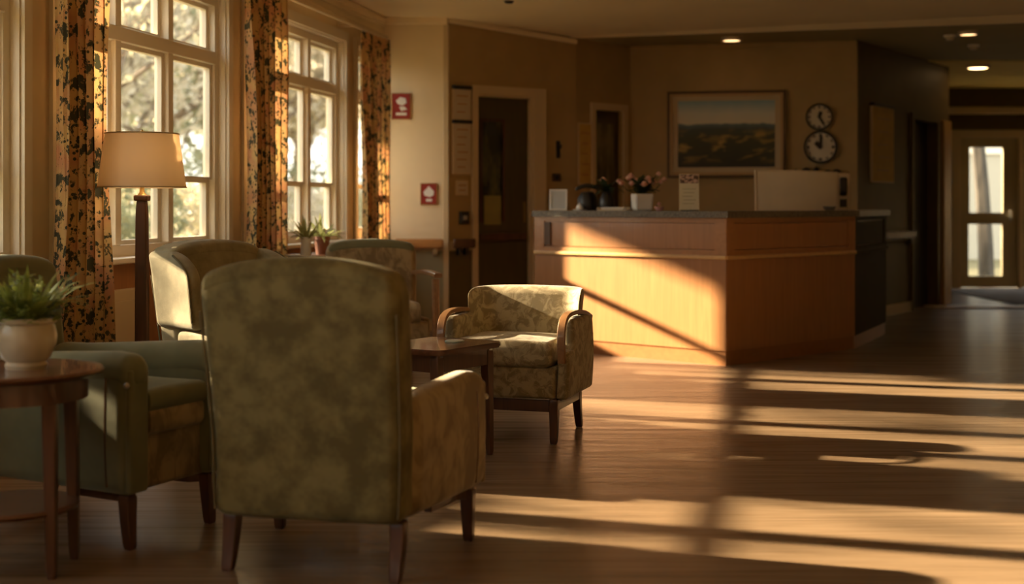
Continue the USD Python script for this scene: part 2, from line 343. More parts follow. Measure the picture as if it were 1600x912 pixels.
# ------------------------------------------------------------------ plan of the place
H0, H1 = 2.92, 2.82                           # lounge ceiling, lower ceiling over the desk
O = np.array([-2.238, 7.38]); w = np.array([.196, .9806]); w /= np.linalg.norm(w); nw = np.array([w[1], -w[0]])
TW = math.atan2(w[1], w[0])
S_END = 5.264; S_NEAR = -12.0
P0 = O + w * S_NEAR; P1 = O + w * S_END
P2, P3, P4, P5, P6 = (np.array(p) for p in ((-.597, 12.54), (.636, 13.36), (1.229, 13.95), (3.47, 13.5), (5.2, 16.0)))
P7, P8, P9 = np.array((5.75, 18.9)), np.array((8.4, 18.9)), np.array((8.4, P0[1]))
room = [tuple(p) for p in (P0, P1, P2, P3, P4, P5, P6, P7, P8, P9)]

part(struct('floor', 'brown wood-look vinyl floor of the lounge, striped with sunlight'), 'vinyl_sheet', flat(Polygon(room).buffer(.14, join_style='mitre').exterior.coords[:-1], 0.0), 'floor', False)
A0, A1 = np.array([-1.30, 12.48]), np.array([8.4, 10.9])        # edge of the lounge ceiling
B0, B1 = np.array([-1.20, 13.85]), np.array([8.4, 11.15])       # edge of the lower ceiling
ce = struct('ceiling', 'cream lounge ceiling dropping to a lower soffit coloured dark for its shade over the reception')
def slab(poly, z, t=.12):
    return prism(poly, z, z + t)
part(ce, 'lounge_ceiling', slab([tuple(P0 - nw * .3), tuple(P1 - nw * .3), tuple(A0 + np.array([-.05, .2])), tuple(A0), tuple(A1), tuple(P9)], H0), 'ceiling', False)
cv = np.array([(*A0, H0), (*A1, H0), (*B1, H1), (*B0, H1), (*(A0 + [0, .05]), H0 + .12), (*(A1 + [0, .05]), H0 + .12), (*(B1 + [0, .05]), H0 + .1), (*(B0 + [0, .05]), H0 + .1)])
cf = np.array([(0, 1, 2, 3), (7, 6, 5, 4), (0, 4, 5, 1), (1, 5, 6, 2), (2, 6, 7, 3), (3, 7, 4, 0)])[:, ::-1]
part(ce, 'sloping_bulkhead', (cv, np.vstack([cf[:, [0, 1, 2]], cf[:, [0, 2, 3]]])), 'ceiling', False)
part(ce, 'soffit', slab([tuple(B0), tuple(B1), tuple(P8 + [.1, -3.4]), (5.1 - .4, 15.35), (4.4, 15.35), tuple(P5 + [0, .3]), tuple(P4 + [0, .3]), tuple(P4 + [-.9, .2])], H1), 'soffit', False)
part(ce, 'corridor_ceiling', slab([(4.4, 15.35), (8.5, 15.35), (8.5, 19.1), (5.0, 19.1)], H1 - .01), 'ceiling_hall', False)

# walls: boxes standing behind the line P -> Q (the room is on local -y)
def wall(name, P, Q, m, label, h=H0 + .1, holes=(), t=.15, ext=(0, 0)):
    P, Q = np.asarray(P, float), np.asarray(Q, float); L = np.linalg.norm(Q - P); a = math.atan2(*(Q - P)[::-1])
    s = sbox(-ext[0], 0, L + ext[1], h)
    for x0, x1, z0, z1 in holes: s = s.difference(sbox(x0, z0, x1, z1))
    W = struct(name, label, (*P, 0), a)
    part(W, 'wall_surface', upright(s, 0, t), m, False)
    return W, L, a

# --- left wall with its windows
WIN = [-.5 + 2.48 * k for k in range(-4, 3)]   # left ends; each 2.15 wide
WW, Z0, Z1 = 2.15, .87, 2.56
WIDTH = [WW + (.77 if k == len(WIN) - 1 else 0) for k in range(len(WIN))]          # the last window has a fourth bay
holes = [(x - S_NEAR, x - S_NEAR + b, Z0, Z1) for x, b in zip(WIN, WIDTH)]
wl, L, a = wall('wall_left', P0, P1, 'wall', 'cream window wall on the left with a row of tall white-framed windows', holes=holes, t=.16, ext=(.3, .3))
part(wl, 'wood_panelling', rbox(0, S_END - S_NEAR, -.02, 0, .10, Z0 - .03, .004, 1), 'panel_wood', 30, 'orange-brown timber panelling below the sills')
part(struct('baseboard_left', None, (*P0, 0), TW), 'board', rbox(0, S_END - S_NEAR, -.03, 0, 0, .10, .005, 1), 'mahogany', 30)

def window(n, s0, WW, nb):
    W = struct(f'window_{n}', None, (*(O + w * s0), 0), TW)
    y0, y1 = .05, .125                                       # frame depth inside the wall
    fr = .07
    outer = sbox(0, Z0, WW, Z1).difference(sbox(fr, Z0 + fr, WW - fr, Z1 - fr))
    part(W, 'frame', upright(outer, y0, y1), 'window_paint', False)
    part(W, 'architrave', upright(sbox(-.07, Z0 - .0, WW + .07, Z1 + .08).difference(sbox(0, Z0 - .1, WW, Z1)), -.022, .0), 'window_paint', False)
    part(W, 'reveal', cat(upright(sbox(0, Z0, .012, Z1), 0, y0), upright(sbox(WW - .012, Z0, WW, Z1), 0, y0), upright(sbox(0.012, Z1 - .012, WW - .012, Z1), 0, y0)), 'window_paint', False)
    part(W, 'window_sill', rbox(-.05, WW + .05, -.07, y0, Z0 - .03, Z0 + .005, .01, 2), 'sill')
    bay = (WW - 2 * fr) / nb
    TR = 2.10
    part(W, 'transom', rbox(fr, WW - fr, y0 - .015, y1, TR, TR + .085, .008, 1), 'window_paint', 30)
    for k in range(1, nb):
        x = fr + bay * k
        part(W, 'mullion', rbox(x - .035, x + .035, y0 - .01, y1, Z0 + fr, Z1 - fr, .008, 1), 'window_paint', 30)
    for k in range(nb):
        x0, x1 = fr + bay * k + (.035 if k else 0), fr + bay * (k + 1) - (.035 if k < nb - 1 else 0)
        for z0, z1, q in ((Z0 + fr, 1.335, 0), (1.335, TR, 1), (TR + .085, Z1 - fr, 2)):
            b, bz = .040, .026
            zl, zh = z0 + (.019 if q == 1 else bz), z1 - (.019 if q == 0 else bz)      # slim meeting rails
            sash = sbox(x0, z0, x1, z1).difference(sbox(x0 + b, zl, x1 - b, zh))
            part(W, 'sash', upright(sash, y0 + (.02 if q == 1 else .045), y0 + (.065 if q == 1 else .09)), 'window_paint', False)
            yy = y0 + (.045 if q == 1 else .07)
            part(W, 'pane', upright(sbox(x0 + b - .005, zl - .005, x1 - b + .005, zh + .005), yy, yy + .006), 'glass', False)
for n, s0 in enumerate(WIN): window(n + 1, s0, WIDTH[n], 4 if n == len(WIN) - 1 else 3)

# crown moulding and the curtain rail along the window wall
part(struct('trim_1', None, (*P0, 0), TW), 'crown_moulding', cat(rbox(0, S_END - S_NEAR, -.035, 0, H0 - .06, H0, .012, 2), rbox(0, S_END - S_NEAR, -.018, 0, H0 - .10, H0 - .06, .006, 1)), 'ceiling')
cr = thing('curtain_rail', 'pale curtain track running along the head of the windows', 'curtain rail', (*P0, 0), TW)
part(cr, 'track', rbox(.4, S_END - S_NEAR - .35, -.16, -.13, 2.66, 2.70, .008, 2), 'trim')
for k in range(7):
    part(cr, 'bracket', rbox(1.1 + 2.48 * k, 1.14 + 2.48 * k, -.14, 0, 2.665, 2.695, .004, 1), 'trim', 30)

# radiator covers under the windows
def radiator(s0, s1, label):
    t = thing('radiator_cover', label, 'radiator', (*(O + w * s0), 0), TW)
    W_ = s1 - s0
    part(t, 'cabinet', rbox(0, W_, -.085, -.021, .11, .70, .006, 1), 'radiator', 30)
    part(t, 'front_panel', rbox(.05, W_ - .05, -.093, -.08, .17, .64, .006, 1), 'radiator', 30)
radiator(-.55, .36, 'cream radiator cover under the window beside the floor lamp')
radiator(2.2, 3.6, 'cream radiator cover under the far window behind the plant table')

# --- the other walls
wall('wall_back', P1, P2, 'wall', 'cream end wall with two red signs', ext=(.1, 0))
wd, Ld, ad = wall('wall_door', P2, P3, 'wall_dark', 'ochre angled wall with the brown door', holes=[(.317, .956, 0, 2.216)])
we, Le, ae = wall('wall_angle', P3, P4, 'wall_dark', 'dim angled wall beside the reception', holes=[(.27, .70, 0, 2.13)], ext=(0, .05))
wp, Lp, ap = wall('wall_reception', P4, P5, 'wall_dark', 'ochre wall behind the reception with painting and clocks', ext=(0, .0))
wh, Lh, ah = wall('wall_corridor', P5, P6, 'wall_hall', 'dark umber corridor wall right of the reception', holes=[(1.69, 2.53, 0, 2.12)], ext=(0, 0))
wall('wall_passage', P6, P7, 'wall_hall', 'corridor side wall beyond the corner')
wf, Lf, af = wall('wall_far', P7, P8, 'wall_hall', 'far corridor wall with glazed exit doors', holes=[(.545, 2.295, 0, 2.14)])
wall('wall_right', P8, P9, 'wall', 'cream wall on the far right side of the lounge')
wall('wall_near', P9, P0, 'wall', 'cream wall behind the viewer')

# dado, handrails, corner guard and crown on the end wall
def on(P, Q, t, z=0):
    e = (Q - P) / np.linalg.norm(Q - P); p = P + e * t
    return (p[0], p[1], z), math.atan2(e[1], e[0])
def onwall(name, label, category, P, Q, t, z=0, group=None, kind=None):
    loc, rz = on(P, Q, t, z); return thing(name, label, category, loc, rz, group, kind)
LB = np.linalg.norm(P2 - P1)
tr = onwall('trim_2', None, None, P1, P2, 0, 0, None, 'structure')
part(tr, 'dado_panel', rbox(0, LB, -.008, 0, .1, .74, .003, 1), 'dado', 30)
part(tr, 'crown_moulding', rbox(0, LB, -.035, 0, H0 - .07, H0, .012, 2), 'ceiling')
part(tr, 'corner_guard', rbox(LB - .045, LB + .008, -.012, .03, .1, H0 - .07, .006, 2), 'trim')
part(onwall('baseboard_back', None, None, P1, P2, 0, 0, None, 'structure'), 'board', rbox(0, LB, -.015, 0, 0, .1, .004, 1), 'trim', 30)
tr = onwall('trim_3', None, None, P2, P3, 0, 0, None, 'structure')
part(tr, 'crown_moulding', bend(rbox(0, Ld, -.03, 0, 0, .05, .01, 2), lambda x, y, z: (x, y, z + H0 - .055 - (H0 - H1) * x / Ld)), 'ceiling')
part(tr, 'dado_panel', rbox(0, .267, -.008, 0, .1, .74, .003, 1), 'wall_hall', 30)
tr = onwall('trim_4', None, None, P4, P5, 0, 0, None, 'structure')
part(tr, 'crown_moulding', rbox(0, Lp, -.03, 0, H1 - .05, H1, .01, 2), 'wall_dark')

def handrail(P, Q, t0, t1, z, label, m='oak', bm='steel'):
    t = onwall('handrail', label, 'handrail', P, Q, t0, z)
    L_ = t1 - t0
    part(t, 'rail', rbox(0, L_, -.085, -.045, -.035, .055, .018, 3), m)
    part(t, 'backing_strip', rbox(0, L_, -.012, 0, -.05, .03, .004, 1), 'trim', 30)
    for k in range(2):
        x = .06 + k * (L_ - .16)
        part(t, 'bracket', rbox(x, x + .04, -.06, -.005, -.10, -.02, .008, 1), bm, 30)
handrail(P1, P2, .12, LB - .04, .80, 'light oak handrail on the cream end wall below the red signs')
handrail(P2, P3, .02, .26, .80, 'short dark handrail on the angled wall left of the brown door', 'mahogany', 'black')
handrail(P5, P6, .2, 1.6, .84, 'dark handrail along the corridor wall under the noticeboard', 'mahogany', 'black')

# --- the brown door
d = onwall('door_1', 'dark brown door with a tall vision panel in a cream frame', None, P2, P3, 0, 0, None, 'structure')
part(d, 'door_frame', upright(sbox(.255, 0, 1.10, 2.30).difference(sbox(.317, -.1, .956, 2.216)), -.03, .0), 'trim', False)
part(d, 'door_lining', upright(sbox(.317, 0, .956, 2.216).difference(sbox(.335, -.1, .938, 2.198)), 0, .15), 'trim', False)
leaf = sbox(.335, .0, .938, 2.198).difference(sbox(.40, 1.02, .66, 1.98))
part(d, 'door_leaf', upright(leaf, .06, .105), 'door', False)
part(d, 'vision_panel', upright(sbox(.395, 1.015, .665, 1.985), .078, .086), blotch('vision_glass', (.018, .018, .008), (.115, .10, .024), 3, .42, .60, .15, mscale=(2.2, 1, .8)), False, 'dark greenish glass')
part(d, 'glazing_bead', upright(sbox(.385, 1.005, .675, 1.995).difference(sbox(.415, 1.035, .645, 1.965)), .052, .062), 'mahogany', False)
part(d, 'kick_plate', upright(sbox(.36, .08, .91, .36), .055, .061), 'steel', False)
part(d, 'push_bar', rbox(.36, .91, .02, .05, .83, .90, .012, 2), 'mahogany')
part(d, 'door_notice', upright(sbox(.43, .86 + .12, .62, 1.26), .045, .0505), plain('notice_green', (.26, .22, .06), .6), False, 'yellow-green paper notice')
part(d, 'lock_plate', upright(sbox(.88, 1.0, .91, 1.2), .05, .058), 'brass', False)

# --- second doorway on the dim angled wall
d = onwall('door_2', 'dim doorway in the angled wall beside the reception', None, P3, P4, 0, 0, None, 'structure')
part(d, 'door_frame', upright(sbox(.21, 0, .77, 2.20).difference(sbox(.27, -.1, .70, 2.13)), -.03, 0), 'trim', False)
part(d, 'door_leaf', upright(sbox(.27, 0, .70, 2.13), .05, .09), 'door', False)
part(d, 'vision_panel', upright(sbox(.35, .95, .62, 2.0), .04, .049), blotch('door_glass', (.07, .055, .022), (.24, .19, .09), 3, .40, .60, .15, mscale=(2.2, 1, .5)), False)
# --- corridor doorway
d = onwall('door_3', 'dark doorway in the corridor wall', None, P5, P6, 0, 0, None, 'structure')
part(d, 'door_frame', upright(sbox(1.62, 0, 2.60, 2.19).difference(sbox(1.69, -.1, 2.53, 2.12)), -.03, 0), 'wall_hall', False)
part(d, 'door_leaf', upright(sbox(1.69, 0, 2.53, 2.12), .10, .148), plain('dark_door', (.03, .024, .014), .5), False)
part(d, 'door_handle', rbox(1.76, 1.90, .03, .06, 1.0, 1.03, .01, 2), 'brass')
tr = onwall('trim_5', None, None, P5, P6, 0, 0, None, 'structure')
part(tr, 'corner_strip', rbox(2.70, 2.99, -.05, 0, 0, 2.16, .01, 1), plain('corner_oak', (.42, .23, .06), .4), 30, 'golden wood jamb at the corridor corner')
part(tr, 'skirting', rbox(.0, 1.62, -.02, 0, 0, .11, .004, 1), 'trim', 30)
part(tr, 'skirting', rbox(2.60, 2.70, -.02, 0, 0, .11, .004, 1), 'oak', 30)

# --- glazed exit doors at the far end
d = onwall('door_4', 'pair of glazed exit doors at the end of the corridor', None, P7, P8, 0, 0, None, 'structure')
grey = plain('door_paint', (.42, .345, .20), .45)
part(d, 'door_frame', upright(sbox(.42, 0, 2.42, 2.22).difference(sbox(.545, -.1, 2.295, 2.112)), -.06, .10), 'trim', False)
for x0, x1 in ((.555, 1.375), (1.435, 2.285)):
    lf = sbox(x0, .01, x1, 2.118)
    lights = [(x0 + .125, .17, x1 - .22, .90), (x0 + .14, 1.06, x1 - .21, 1.98)]
    for a_, b_, c_, e_ in lights: lf = lf.difference(sbox(a_, b_, c_, e_))
    p = part(d, 'door_leaf', upright(lf, .03, .08), grey, False)
    for a_, b_, c_, e_ in lights: part(p, 'pane', upright(sbox(a_ - .005, b_ - .005, c_ + .005, e_ + .005), .05, .057), 'glass', False)
    part(p, 'door_handle', rbox(x1 - .13, x1 - .10, -.03, .0, .94, 1.10, .008, 2), 'steel')
part(d, 'mullion', rbox(1.377, 1.433, .0, .10, 0, 2.112, .005, 1), 'trim', 30)
tr = onwall('trim_6', None, None, P7, P8, 0, 0, None, 'structure')
part(tr, 'cornice', rbox(0, Lf, -.12, 0, 2.44, 2.54, .02, 2), 'trim')
solo('entrance_mat', rbox(5.9, 8.3, 15.6, 18.6, 0, .012, .004, 1), 'mat', 'grey entrance mat inside the glazed exit doors', 'doormat', 30)
solo('threshold_strip', rbox(4.75, 8.3, 15.14, 15.50, 0, .018, .006, 1), plain('pale_strip', (.55, .42, .28), .4), 'pale threshold strip across the corridor floor before the mat', 'threshold', 30)

# ------------------------------------------------------------------ curtains
def curtain(s0, s1, label, seed):
    rng = np.random.default_rng(seed)
    W_, nx, nz = s1 - s0, 110, 40
    u = np.linspace(0, 1, nx); z = np.linspace(.09, 2.645, nz)
    U, Z = np.meshgrid(u, z, indexing='ij')
    folds = W_ / .105
    ph = 2 * math.pi * (U * folds + .10 * np.sin(2.1 * Z + seed)) + seed
    ampl = .042 * (1 + .25 * np.sin(5 * U + seed)) * (.72 + .28 * np.clip((2.66 - Z) / .5, 0, 1))
    x = s0 + U * W_ + .012 * np.sin(2 * ph) + (U - .5) * .04 * np.cos(1.1 * Z + seed)
    y = -.17 - ampl * np.sin(ph) * .95 + .006 * np.sin(3 * Z + 4 * U)
    front = np.stack([x, y, Z], -1).reshape(-1, 3); back = front + np.array([0, .004, 0])
    i, j = np.meshgrid(np.arange(nx - 1), np.arange(nz - 1), indexing='ij')
    q = np.stack([i * nz + j, (i + 1) * nz + j, (i + 1) * nz + j + 1, i * nz + j + 1], -1).reshape(-1, 4)
    f = np.vstack([q[:, [0, 1, 2]], q[:, [0, 2, 3]]]); 
    t = thing('curtain', label, 'curtain', (*O, 0), TW)
    part(t, 'cloth', (front, f), 'curtain', True)
    hk = [rbox(s0 + W_ * (k + .5) / 7 - .006, s0 + W_ * (k + .5) / 7 + .006, -.15, -.138, 2.63, 2.659, .002, 1) for k in range(7)]
    part(t, 'curtain_hooks', cat(*hk), 'steel', False)
curtain(-.80, -.28, 'floral yellow curtain nearest the lamp, at the left of the lounge', 1)
curtain(1.63, 2.27, 'floral curtain on the pier between the two windows', 2)
curtain(4.17, 4.82, 'floral curtain at the far end of the window wall by the corner', 3)
curtain(-3.35, -2.75, 'floral curtain on the first pier outside the left edge of the picture', 4)
curtain(-5.8, -5.2, 'floral curtain on the second pier outside the left edge of the picture', 5)

# ------------------------------------------------------------------ reception desk
K, Lc, Rc, Tc = np.array([1.555, 9.75]), np.array([.182, 10.92]), np.array([2.79, 10.92]), np.array([3.40, 12.20])
def inset(pts, dist):
    """The open line pts moved to its left by dist."""
    ls = []
    for a_, b_ in zip(pts[:-1], pts[1:]):
        e = (b_ - a_) / np.linalg.norm(b_ - a_); n = np.array([-e[1], e[0]]); ls.append((a_ + n * dist, e))
    out = [ls[0][0]]
    for (p, e), (q, g) in zip(ls[:-1], ls[1:]):
        k = np.linalg.solve(np.column_stack([e, -g]), q - p); out.append(p + e * k[0])
    a_, b_ = pts[-2], pts[-1]; e = (b_ - a_) / np.linalg.norm(b_ - a_)
    out.append(b_ + np.array([-e[1], e[0]]) * dist)
    return out
line = [Lc, K, Rc, Tc]
desk = thing('reception_desk', 'honey-wood angled reception desk with panelled front and dark counter', 'reception desk')
def band(d0, d1, z0, z1):
    a_, b_ = inset(line, d0), inset(line, d1)
    return prism([tuple(p) for p in a_] + [tuple(p) for p in b_[::-1]], z0, z1)
part(desk, 'plinth', band(.015, .30, 0, .107), 'plinth', False, 'dark recessed plinth')
part(desk, 'carcass', band(.022, .32, .107, 1.075), 'desk', False)
def face(P, Q, nm):
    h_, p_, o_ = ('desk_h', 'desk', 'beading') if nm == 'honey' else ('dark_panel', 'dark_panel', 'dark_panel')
    L_ = np.linalg.norm(Q - P); e = (Q - P) / L_; a_ = math.atan2(e[1], e[0])
    def put(m): return move(m, (P[0], P[1], 0), a_)
    fr = sbox(0, .80, L_, 1.075).difference(sbox(.10, .835, L_ - .10, 1.04))
    part(desk, 'upper_rail_frame', put(upright(fr, 0, .024)), h_, False)
    part(desk, 'upper_panel', put(rbox(.105, L_ - .105, .010, .024, .84, 1.035, .004, 1)), p_, 30)
    fr = sbox(0, .107, L_, .772)
    n_ = 2
    part(desk, 'lower_panel', put(upright(fr, .004, .024)), p_, False)
    part(desk, 'moulding', put(rbox(-.004, L_ + .004, -.016, .02, .772, .80, .008, 2)), o_, 30)
face(Lc, K, 'honey'); face(K, Rc, 'honey'); face(Rc, Tc, 'dark')  # right-hand face is coloured dark for its shade
e1 = (K - Lc) / np.linalg.norm(K - Lc)
part(desk, 'slot', move(upright(sbox(.105, .85, .165, 1.03), -.004, .012), (Lc[0], Lc[1], 0), math.atan2(e1[1], e1[0])), plain('slot_dark', (.10, .05, .018), .6), False, 'narrow strip coloured dark for a shadowed recess at the left end')  # dark strip paints the shadow inside a recess
ctop = band(-.035, .42, 1.075, 1.124)
part(desk, 'counter_top', ctop, 'granite', False, 'dark speckled counter top')
part(desk, 'work_top', band(.40, 1.0, .72, .75), 'desk_h', False)
for (p, q) in ((Lc, .1), (Tc, .9)):
    pass
a_, b_ = inset(line, .90), inset(line, .94)
part(desk, 'work_top_support', prism([tuple(p) for p in a_] + [tuple(p) for p in b_[::-1]], 0, .72), 'desk', False)

# ------------------------------------------------------------------ things on the counter
CT = 1.124
def nleft(P, Q):
    e = (Q - P) / np.linalg.norm(Q - P); return np.array([-e[1], e[0]])
def counter_spot(px, depth=.16):
    """A spot on the counter at column px, depth metres behind the front edge."""
    k = (px - 800) / F
    ln = inset(line, depth)
    for P, Q in zip(ln[:-1], ln[1:]):
        e = Q - P; t = (k * P[1] - P[0]) / (e[0] - k * e[1])
        if 0 <= t <= 1: return P + e * t, math.atan2(e[1], e[0])
    raise ValueError(px)
AL = math.atan2(*(K - Lc)[::-1]); AR = math.atan2(*(Rc - K)[::-1])

p, a_ = counter_spot(872, .13)
t = thing('sign_holder', 'small white framed sign on the left end of the counter', 'sign', (*p, CT), -.12)
lean = lambda m: move(m, rx=-.18)
part(t, 'frame', lean(upright(sbox(-.073, 0, .073, .175).difference(sbox(-.058, .015, .058, .160)), -.006, .008)), 'white', False)
part(t, 'sheet', lean(upright(sbox(-.058, .015, .058, .160), .0, .006)), plain('sign_grey', (.50, .53, .53), .25), False)
part(t, 'back_strut', move(box(-.02, .02, .0, .006, 0, .14), (0, .065, 0), rx=.22), 'white', False)

p, a_ = counter_spot(906, .2)
t = thing('desk_bell', 'small white dome bell on a saucer left of the dark vases', 'bell', (*p, CT))
part(t, 'saucer', lathe([(0, 0), (.05, 0), (.058, .008), (.05, .012), (0, .012)], 24), 'white')
part(t, 'dome', lathe([(0.03, .012), (.03, .03), (.022, .045), (.008, .052), (.006, .066), (0, .066)], 20), 'white')

def jug(px, dep, prof, label, m='black', name='vase', cat_='vase'):
    p, _ = counter_spot(px, dep)
    t = thing(name, label, cat_, (*p, CT)); part(t, 'vessel', lathe(prof, 24), m); return t
t = jug(918, .34, [(0, 0), (.075, 0), (.085, .03), (.085, .10), (.05, .15), (.03, .155), (0, .155)], 'black rounded desk telephone base left of the dark bouquet', 'black', 'telephone_base', 'telephone')
part(t, 'handset', bend(rbox(-.10, .10, -.022, .022, .155, .19, .016, 3, (8, 1, 1)), lambda x, y, z: (x, y, z + .03 * (1 - (x / .1) ** 2))), 'black')
t = jug(948, .33, [(0, 0), (.05, 0), (.062, .04), (.06, .09), (.035, .14), (.042, .155), (0, .155)], 'dark vase with drooping leaves and one pale bloom behind the papers', 'black')
rng = np.random.default_rng(5)
def leaf_blade(base, dirv, L_, wd, droop, n=5, up=.6):
    pts = []
    dv = np.array([dirv[0], dirv[1], 0.0]); dv /= np.linalg.norm(dv); side = np.array([-dv[1], dv[0], 0])
    v = []
    for i in range(n + 1):
        s = i / n; c = np.array(base) + dv * (L_ * (1 - up * .35) * s) + np.array([0, 0, L_ * (up * s - droop * s * s)])
        wv = wd * math.sin(math.pi * min(1, .12 + .88 * s)) ** .8 if s < 1 else 0.0005
        v += [c - side * wv / 2, c + np.array([0, 0, .12 * wd]), c + side * wv / 2]
    f = []
    for i in range(n):
        for j in (0, 1):
            a0 = i * 3 + j; f += [(a0, a0 + 1, a0 + 4), (a0, a0 + 4, a0 + 3)]
    return np.array(v), np.array(f)
for k in range(16):
    an = rng.uniform(0, 2 * math.pi)
    part(t, 'leaf', leaf_blade((0, 0, .15), (math.cos(an), math.sin(an)), rng.uniform(.10, .20), .045, rng.uniform(.3, .9), up=rng.uniform(.5, 1.1)), 'dark_leaf', True)
def bloom(c, r, seed):
    rg = np.random.default_rng(seed); ms = []
    for ring, (n, rr, tilt) in enumerate(((6, r, .35), (5, r * .75, .8), (3, r * .45, 1.2))):
        for k in range(n):
            an = 2 * math.pi * (k + .5 * ring) / n + rg.uniform(-.2, .2)
            ms.append(leaf_blade(c, (math.cos(an), math.sin(an)), rr * 1.15, rr * .95, .25, 4, tilt))
    core = tm(trimesh.creation.icosphere(2, r * .62))
    ms.append((core[0] * (1 + .35 * (meshkit.noise(core[0] / r * 2.5 + seed) - .5))[:, None] + np.array(c) + [0, 0, r * .25], core[1]))
    return cat(*ms)
part(t, 'bloom', bloom((-.03, -.03, .24), .035, 3), 'pink', True)
p, _ = counter_spot(962, .15)
t = thing('paper_tray', 'low pale tray of leaflets in front of the dark vase', 'tray', (*p, CT), AL + .15)
part(t, 'tray', cat(rbox(-.13, .13, -.07, .07, 0, .008, .003, 1), rbox(-.13, -.122, -.07, .07, .008, .028, .002, 1), rbox(.122, .13, -.07, .07, .008, .028, .002, 1), rbox(-.122, .122, .062, .07, .008, .028, .002, 1)), 'paper', 30)
for k in range(4): part(t, 'leaflet', move(box(-.10, .10, -.06, .055, .0085 + .005 * k, .0125 + .005 * k), (0, 0, 0), .04 * (k - 1.5)), 'paper_white' if k % 2 else 'paper', False)

p, _ = counter_spot(1003, .2)
t = thing('flower_pot', 'square white pot of pink flowers on the counter', 'flower pot', (*p, CT), AL + .9)
part(t, 'pot', bend(cat(rbox(-.075, .075, -.075, .075, 0, .135, .018, 3, (1, 1, 3))), lambda x, y, z: (x * (.88 + .9 * z), y * (.88 + .9 * z), z)), 'white')
part(t, 'soil', rbox(-.066, .066, -.066, .066, .128, .138, .004, 1), 'soil', 30)
for k in range(34):
    an = rng.uniform(0, 2 * math.pi)
    part(t, 'leaf', leaf_blade((0, 0, .13), (math.cos(an), math.sin(an)), rng.uniform(.11, .21), .055, rng.uniform(.1, .6), up=rng.uniform(.5, 1.25)), 'dark_leaf', True)
for k in range(15):
    an, rr = 2.4 * k + .3, .03 + .165 * math.sqrt((k + .5) / 15)
    c = (rr * math.cos(an), rr * math.sin(an), .305 - 2.6 * rr * rr + rng.uniform(-.06, .03))
    part(t, 'stem', tube([(c[0] * .2, c[1] * .2, .13), (c[0] * .7, c[1] * .7, c[2] * .75), c], .002, 4), 'dark_leaf', True)
    part(t, 'bloom', bloom(c, rng.uniform(.026, .036), k), 'pink', True)
p, _ = counter_spot(1030, .14)
t = thing('pink_cup', 'tiny pink cup right of the white flower pot', 'cup', (*p, CT))
part(t, 'bowl', lathe([(0, 0), (.022, 0), (.035, .022), (.037, .034), (.033, .034), (.028, .012), (0, .010)], 20), plain('pink_china', (.55, .30, .27), .3))
part(t, 'rose', bloom((0, 0, .05), .022, 77), 'pink', True)

p, a_ = counter_spot(1077, .14)
t = thing('leaflet_stand', 'upright cream leaflet stand with a floral header, middle of the counter', 'leaflet stand', (*p, CT), -.1)
part(t, 'card', lean(rbox(-.075, .075, -.004, .004, 0, .285, .003, 1)), plain('card_cream', (.56, .50, .34), .6), 30)
part(t, 'header', lean(upright(sbox(-.070, .212, .070, .28), -.007, -.004)), blotch('floral_print', (.08, .045, .03), (.50, .34, .27), 45, .45, .55, .6), False, 'dark floral printed strip')
for k in range(5):
    part(t, 'text_line', lean(upright(sbox(-.05 + .008 * (k % 2), .165 - .028 * k, .05 - .012 * (k % 3), .171 - .028 * k), -.0055, -.004)), plain(f'print_grey_{k}', (.36, .32, .22), .7), False)
part(t, 'foot', rbox(-.07, .07, -.02, .07, 0, .008, .003, 1), 'black', 30)

# monitor seen from behind, standing on the lower work top
Ym = 11.42
c = at(1246, 328, Ym)
t = thing('monitor', 'wide beige computer screen seen from behind over the counter', 'monitor', (c[0], Ym, .75), -.09)
mw = .70
part(t, 'back_shell', bend(rbox(-mw / 2, mw / 2, -.03, .02, .10, .715, .015, 3, (10, 1, 6)), lambda x, y, z: (x * (1 - .045 * (.715 - z) / .6), y + .06 * (x / .35) ** 2, z - .012 * (x > 0) * (x / .35))), 'beige')
part(t, 'side_lip', bend(rbox(-mw / 2 - .008, -mw / 2 + .014, -.034, .03, .10, .72, .008, 2, (1, 1, 6)), lambda x, y, z: (x * (1 - .045 * (.715 - z) / .6), y + .055, z)), 'trim')
part(t, 'stand', cat(rbox(-.05, .05, -.02, .02, .01, .12, .01, 2), rbox(-.14, .14, -.10, .10, 0, .015, .006, 2)), 'black')
p, _ = counter_spot(1296, .22)
t = thing('small_dish', 'little steel and dark dish on the counter before the screen', 'dish', (*p, CT))
part(t, 'rim', lathe([(0, 0), (.035, 0), (.05, .02), (.053, .034), (.046, .034), (.04, .012), (0, .010)], 20), 'steel')
part(t, 'clips', rbox(-.03, .03, -.02, .02, .012, .03, .008, 2), 'black')
Yt = 11.75
c = at(1317, 300, Yt)
t = thing('wall_phone', 'pale telephone with a dark handset standing right of the screen', 'telephone', (c[0], Yt, .75), -.15)
part(t, 'body', rbox(-.065, .065, -.04, .04, 0, .70, .02, 3), 'beige')
part(t, 'handset', bend(rbox(-.03, .03, -.075, -.04, .50, .66, .015, 3, (1, 1, 6)), lambda x, y, z: (x, y - .015 * (1 - ((z - .58) / .08) ** 2), z)), 'black')
part(t, 'keypad', upright(sbox(-.03, .40, .03, .47), -.044, -.039), 'ink', False)
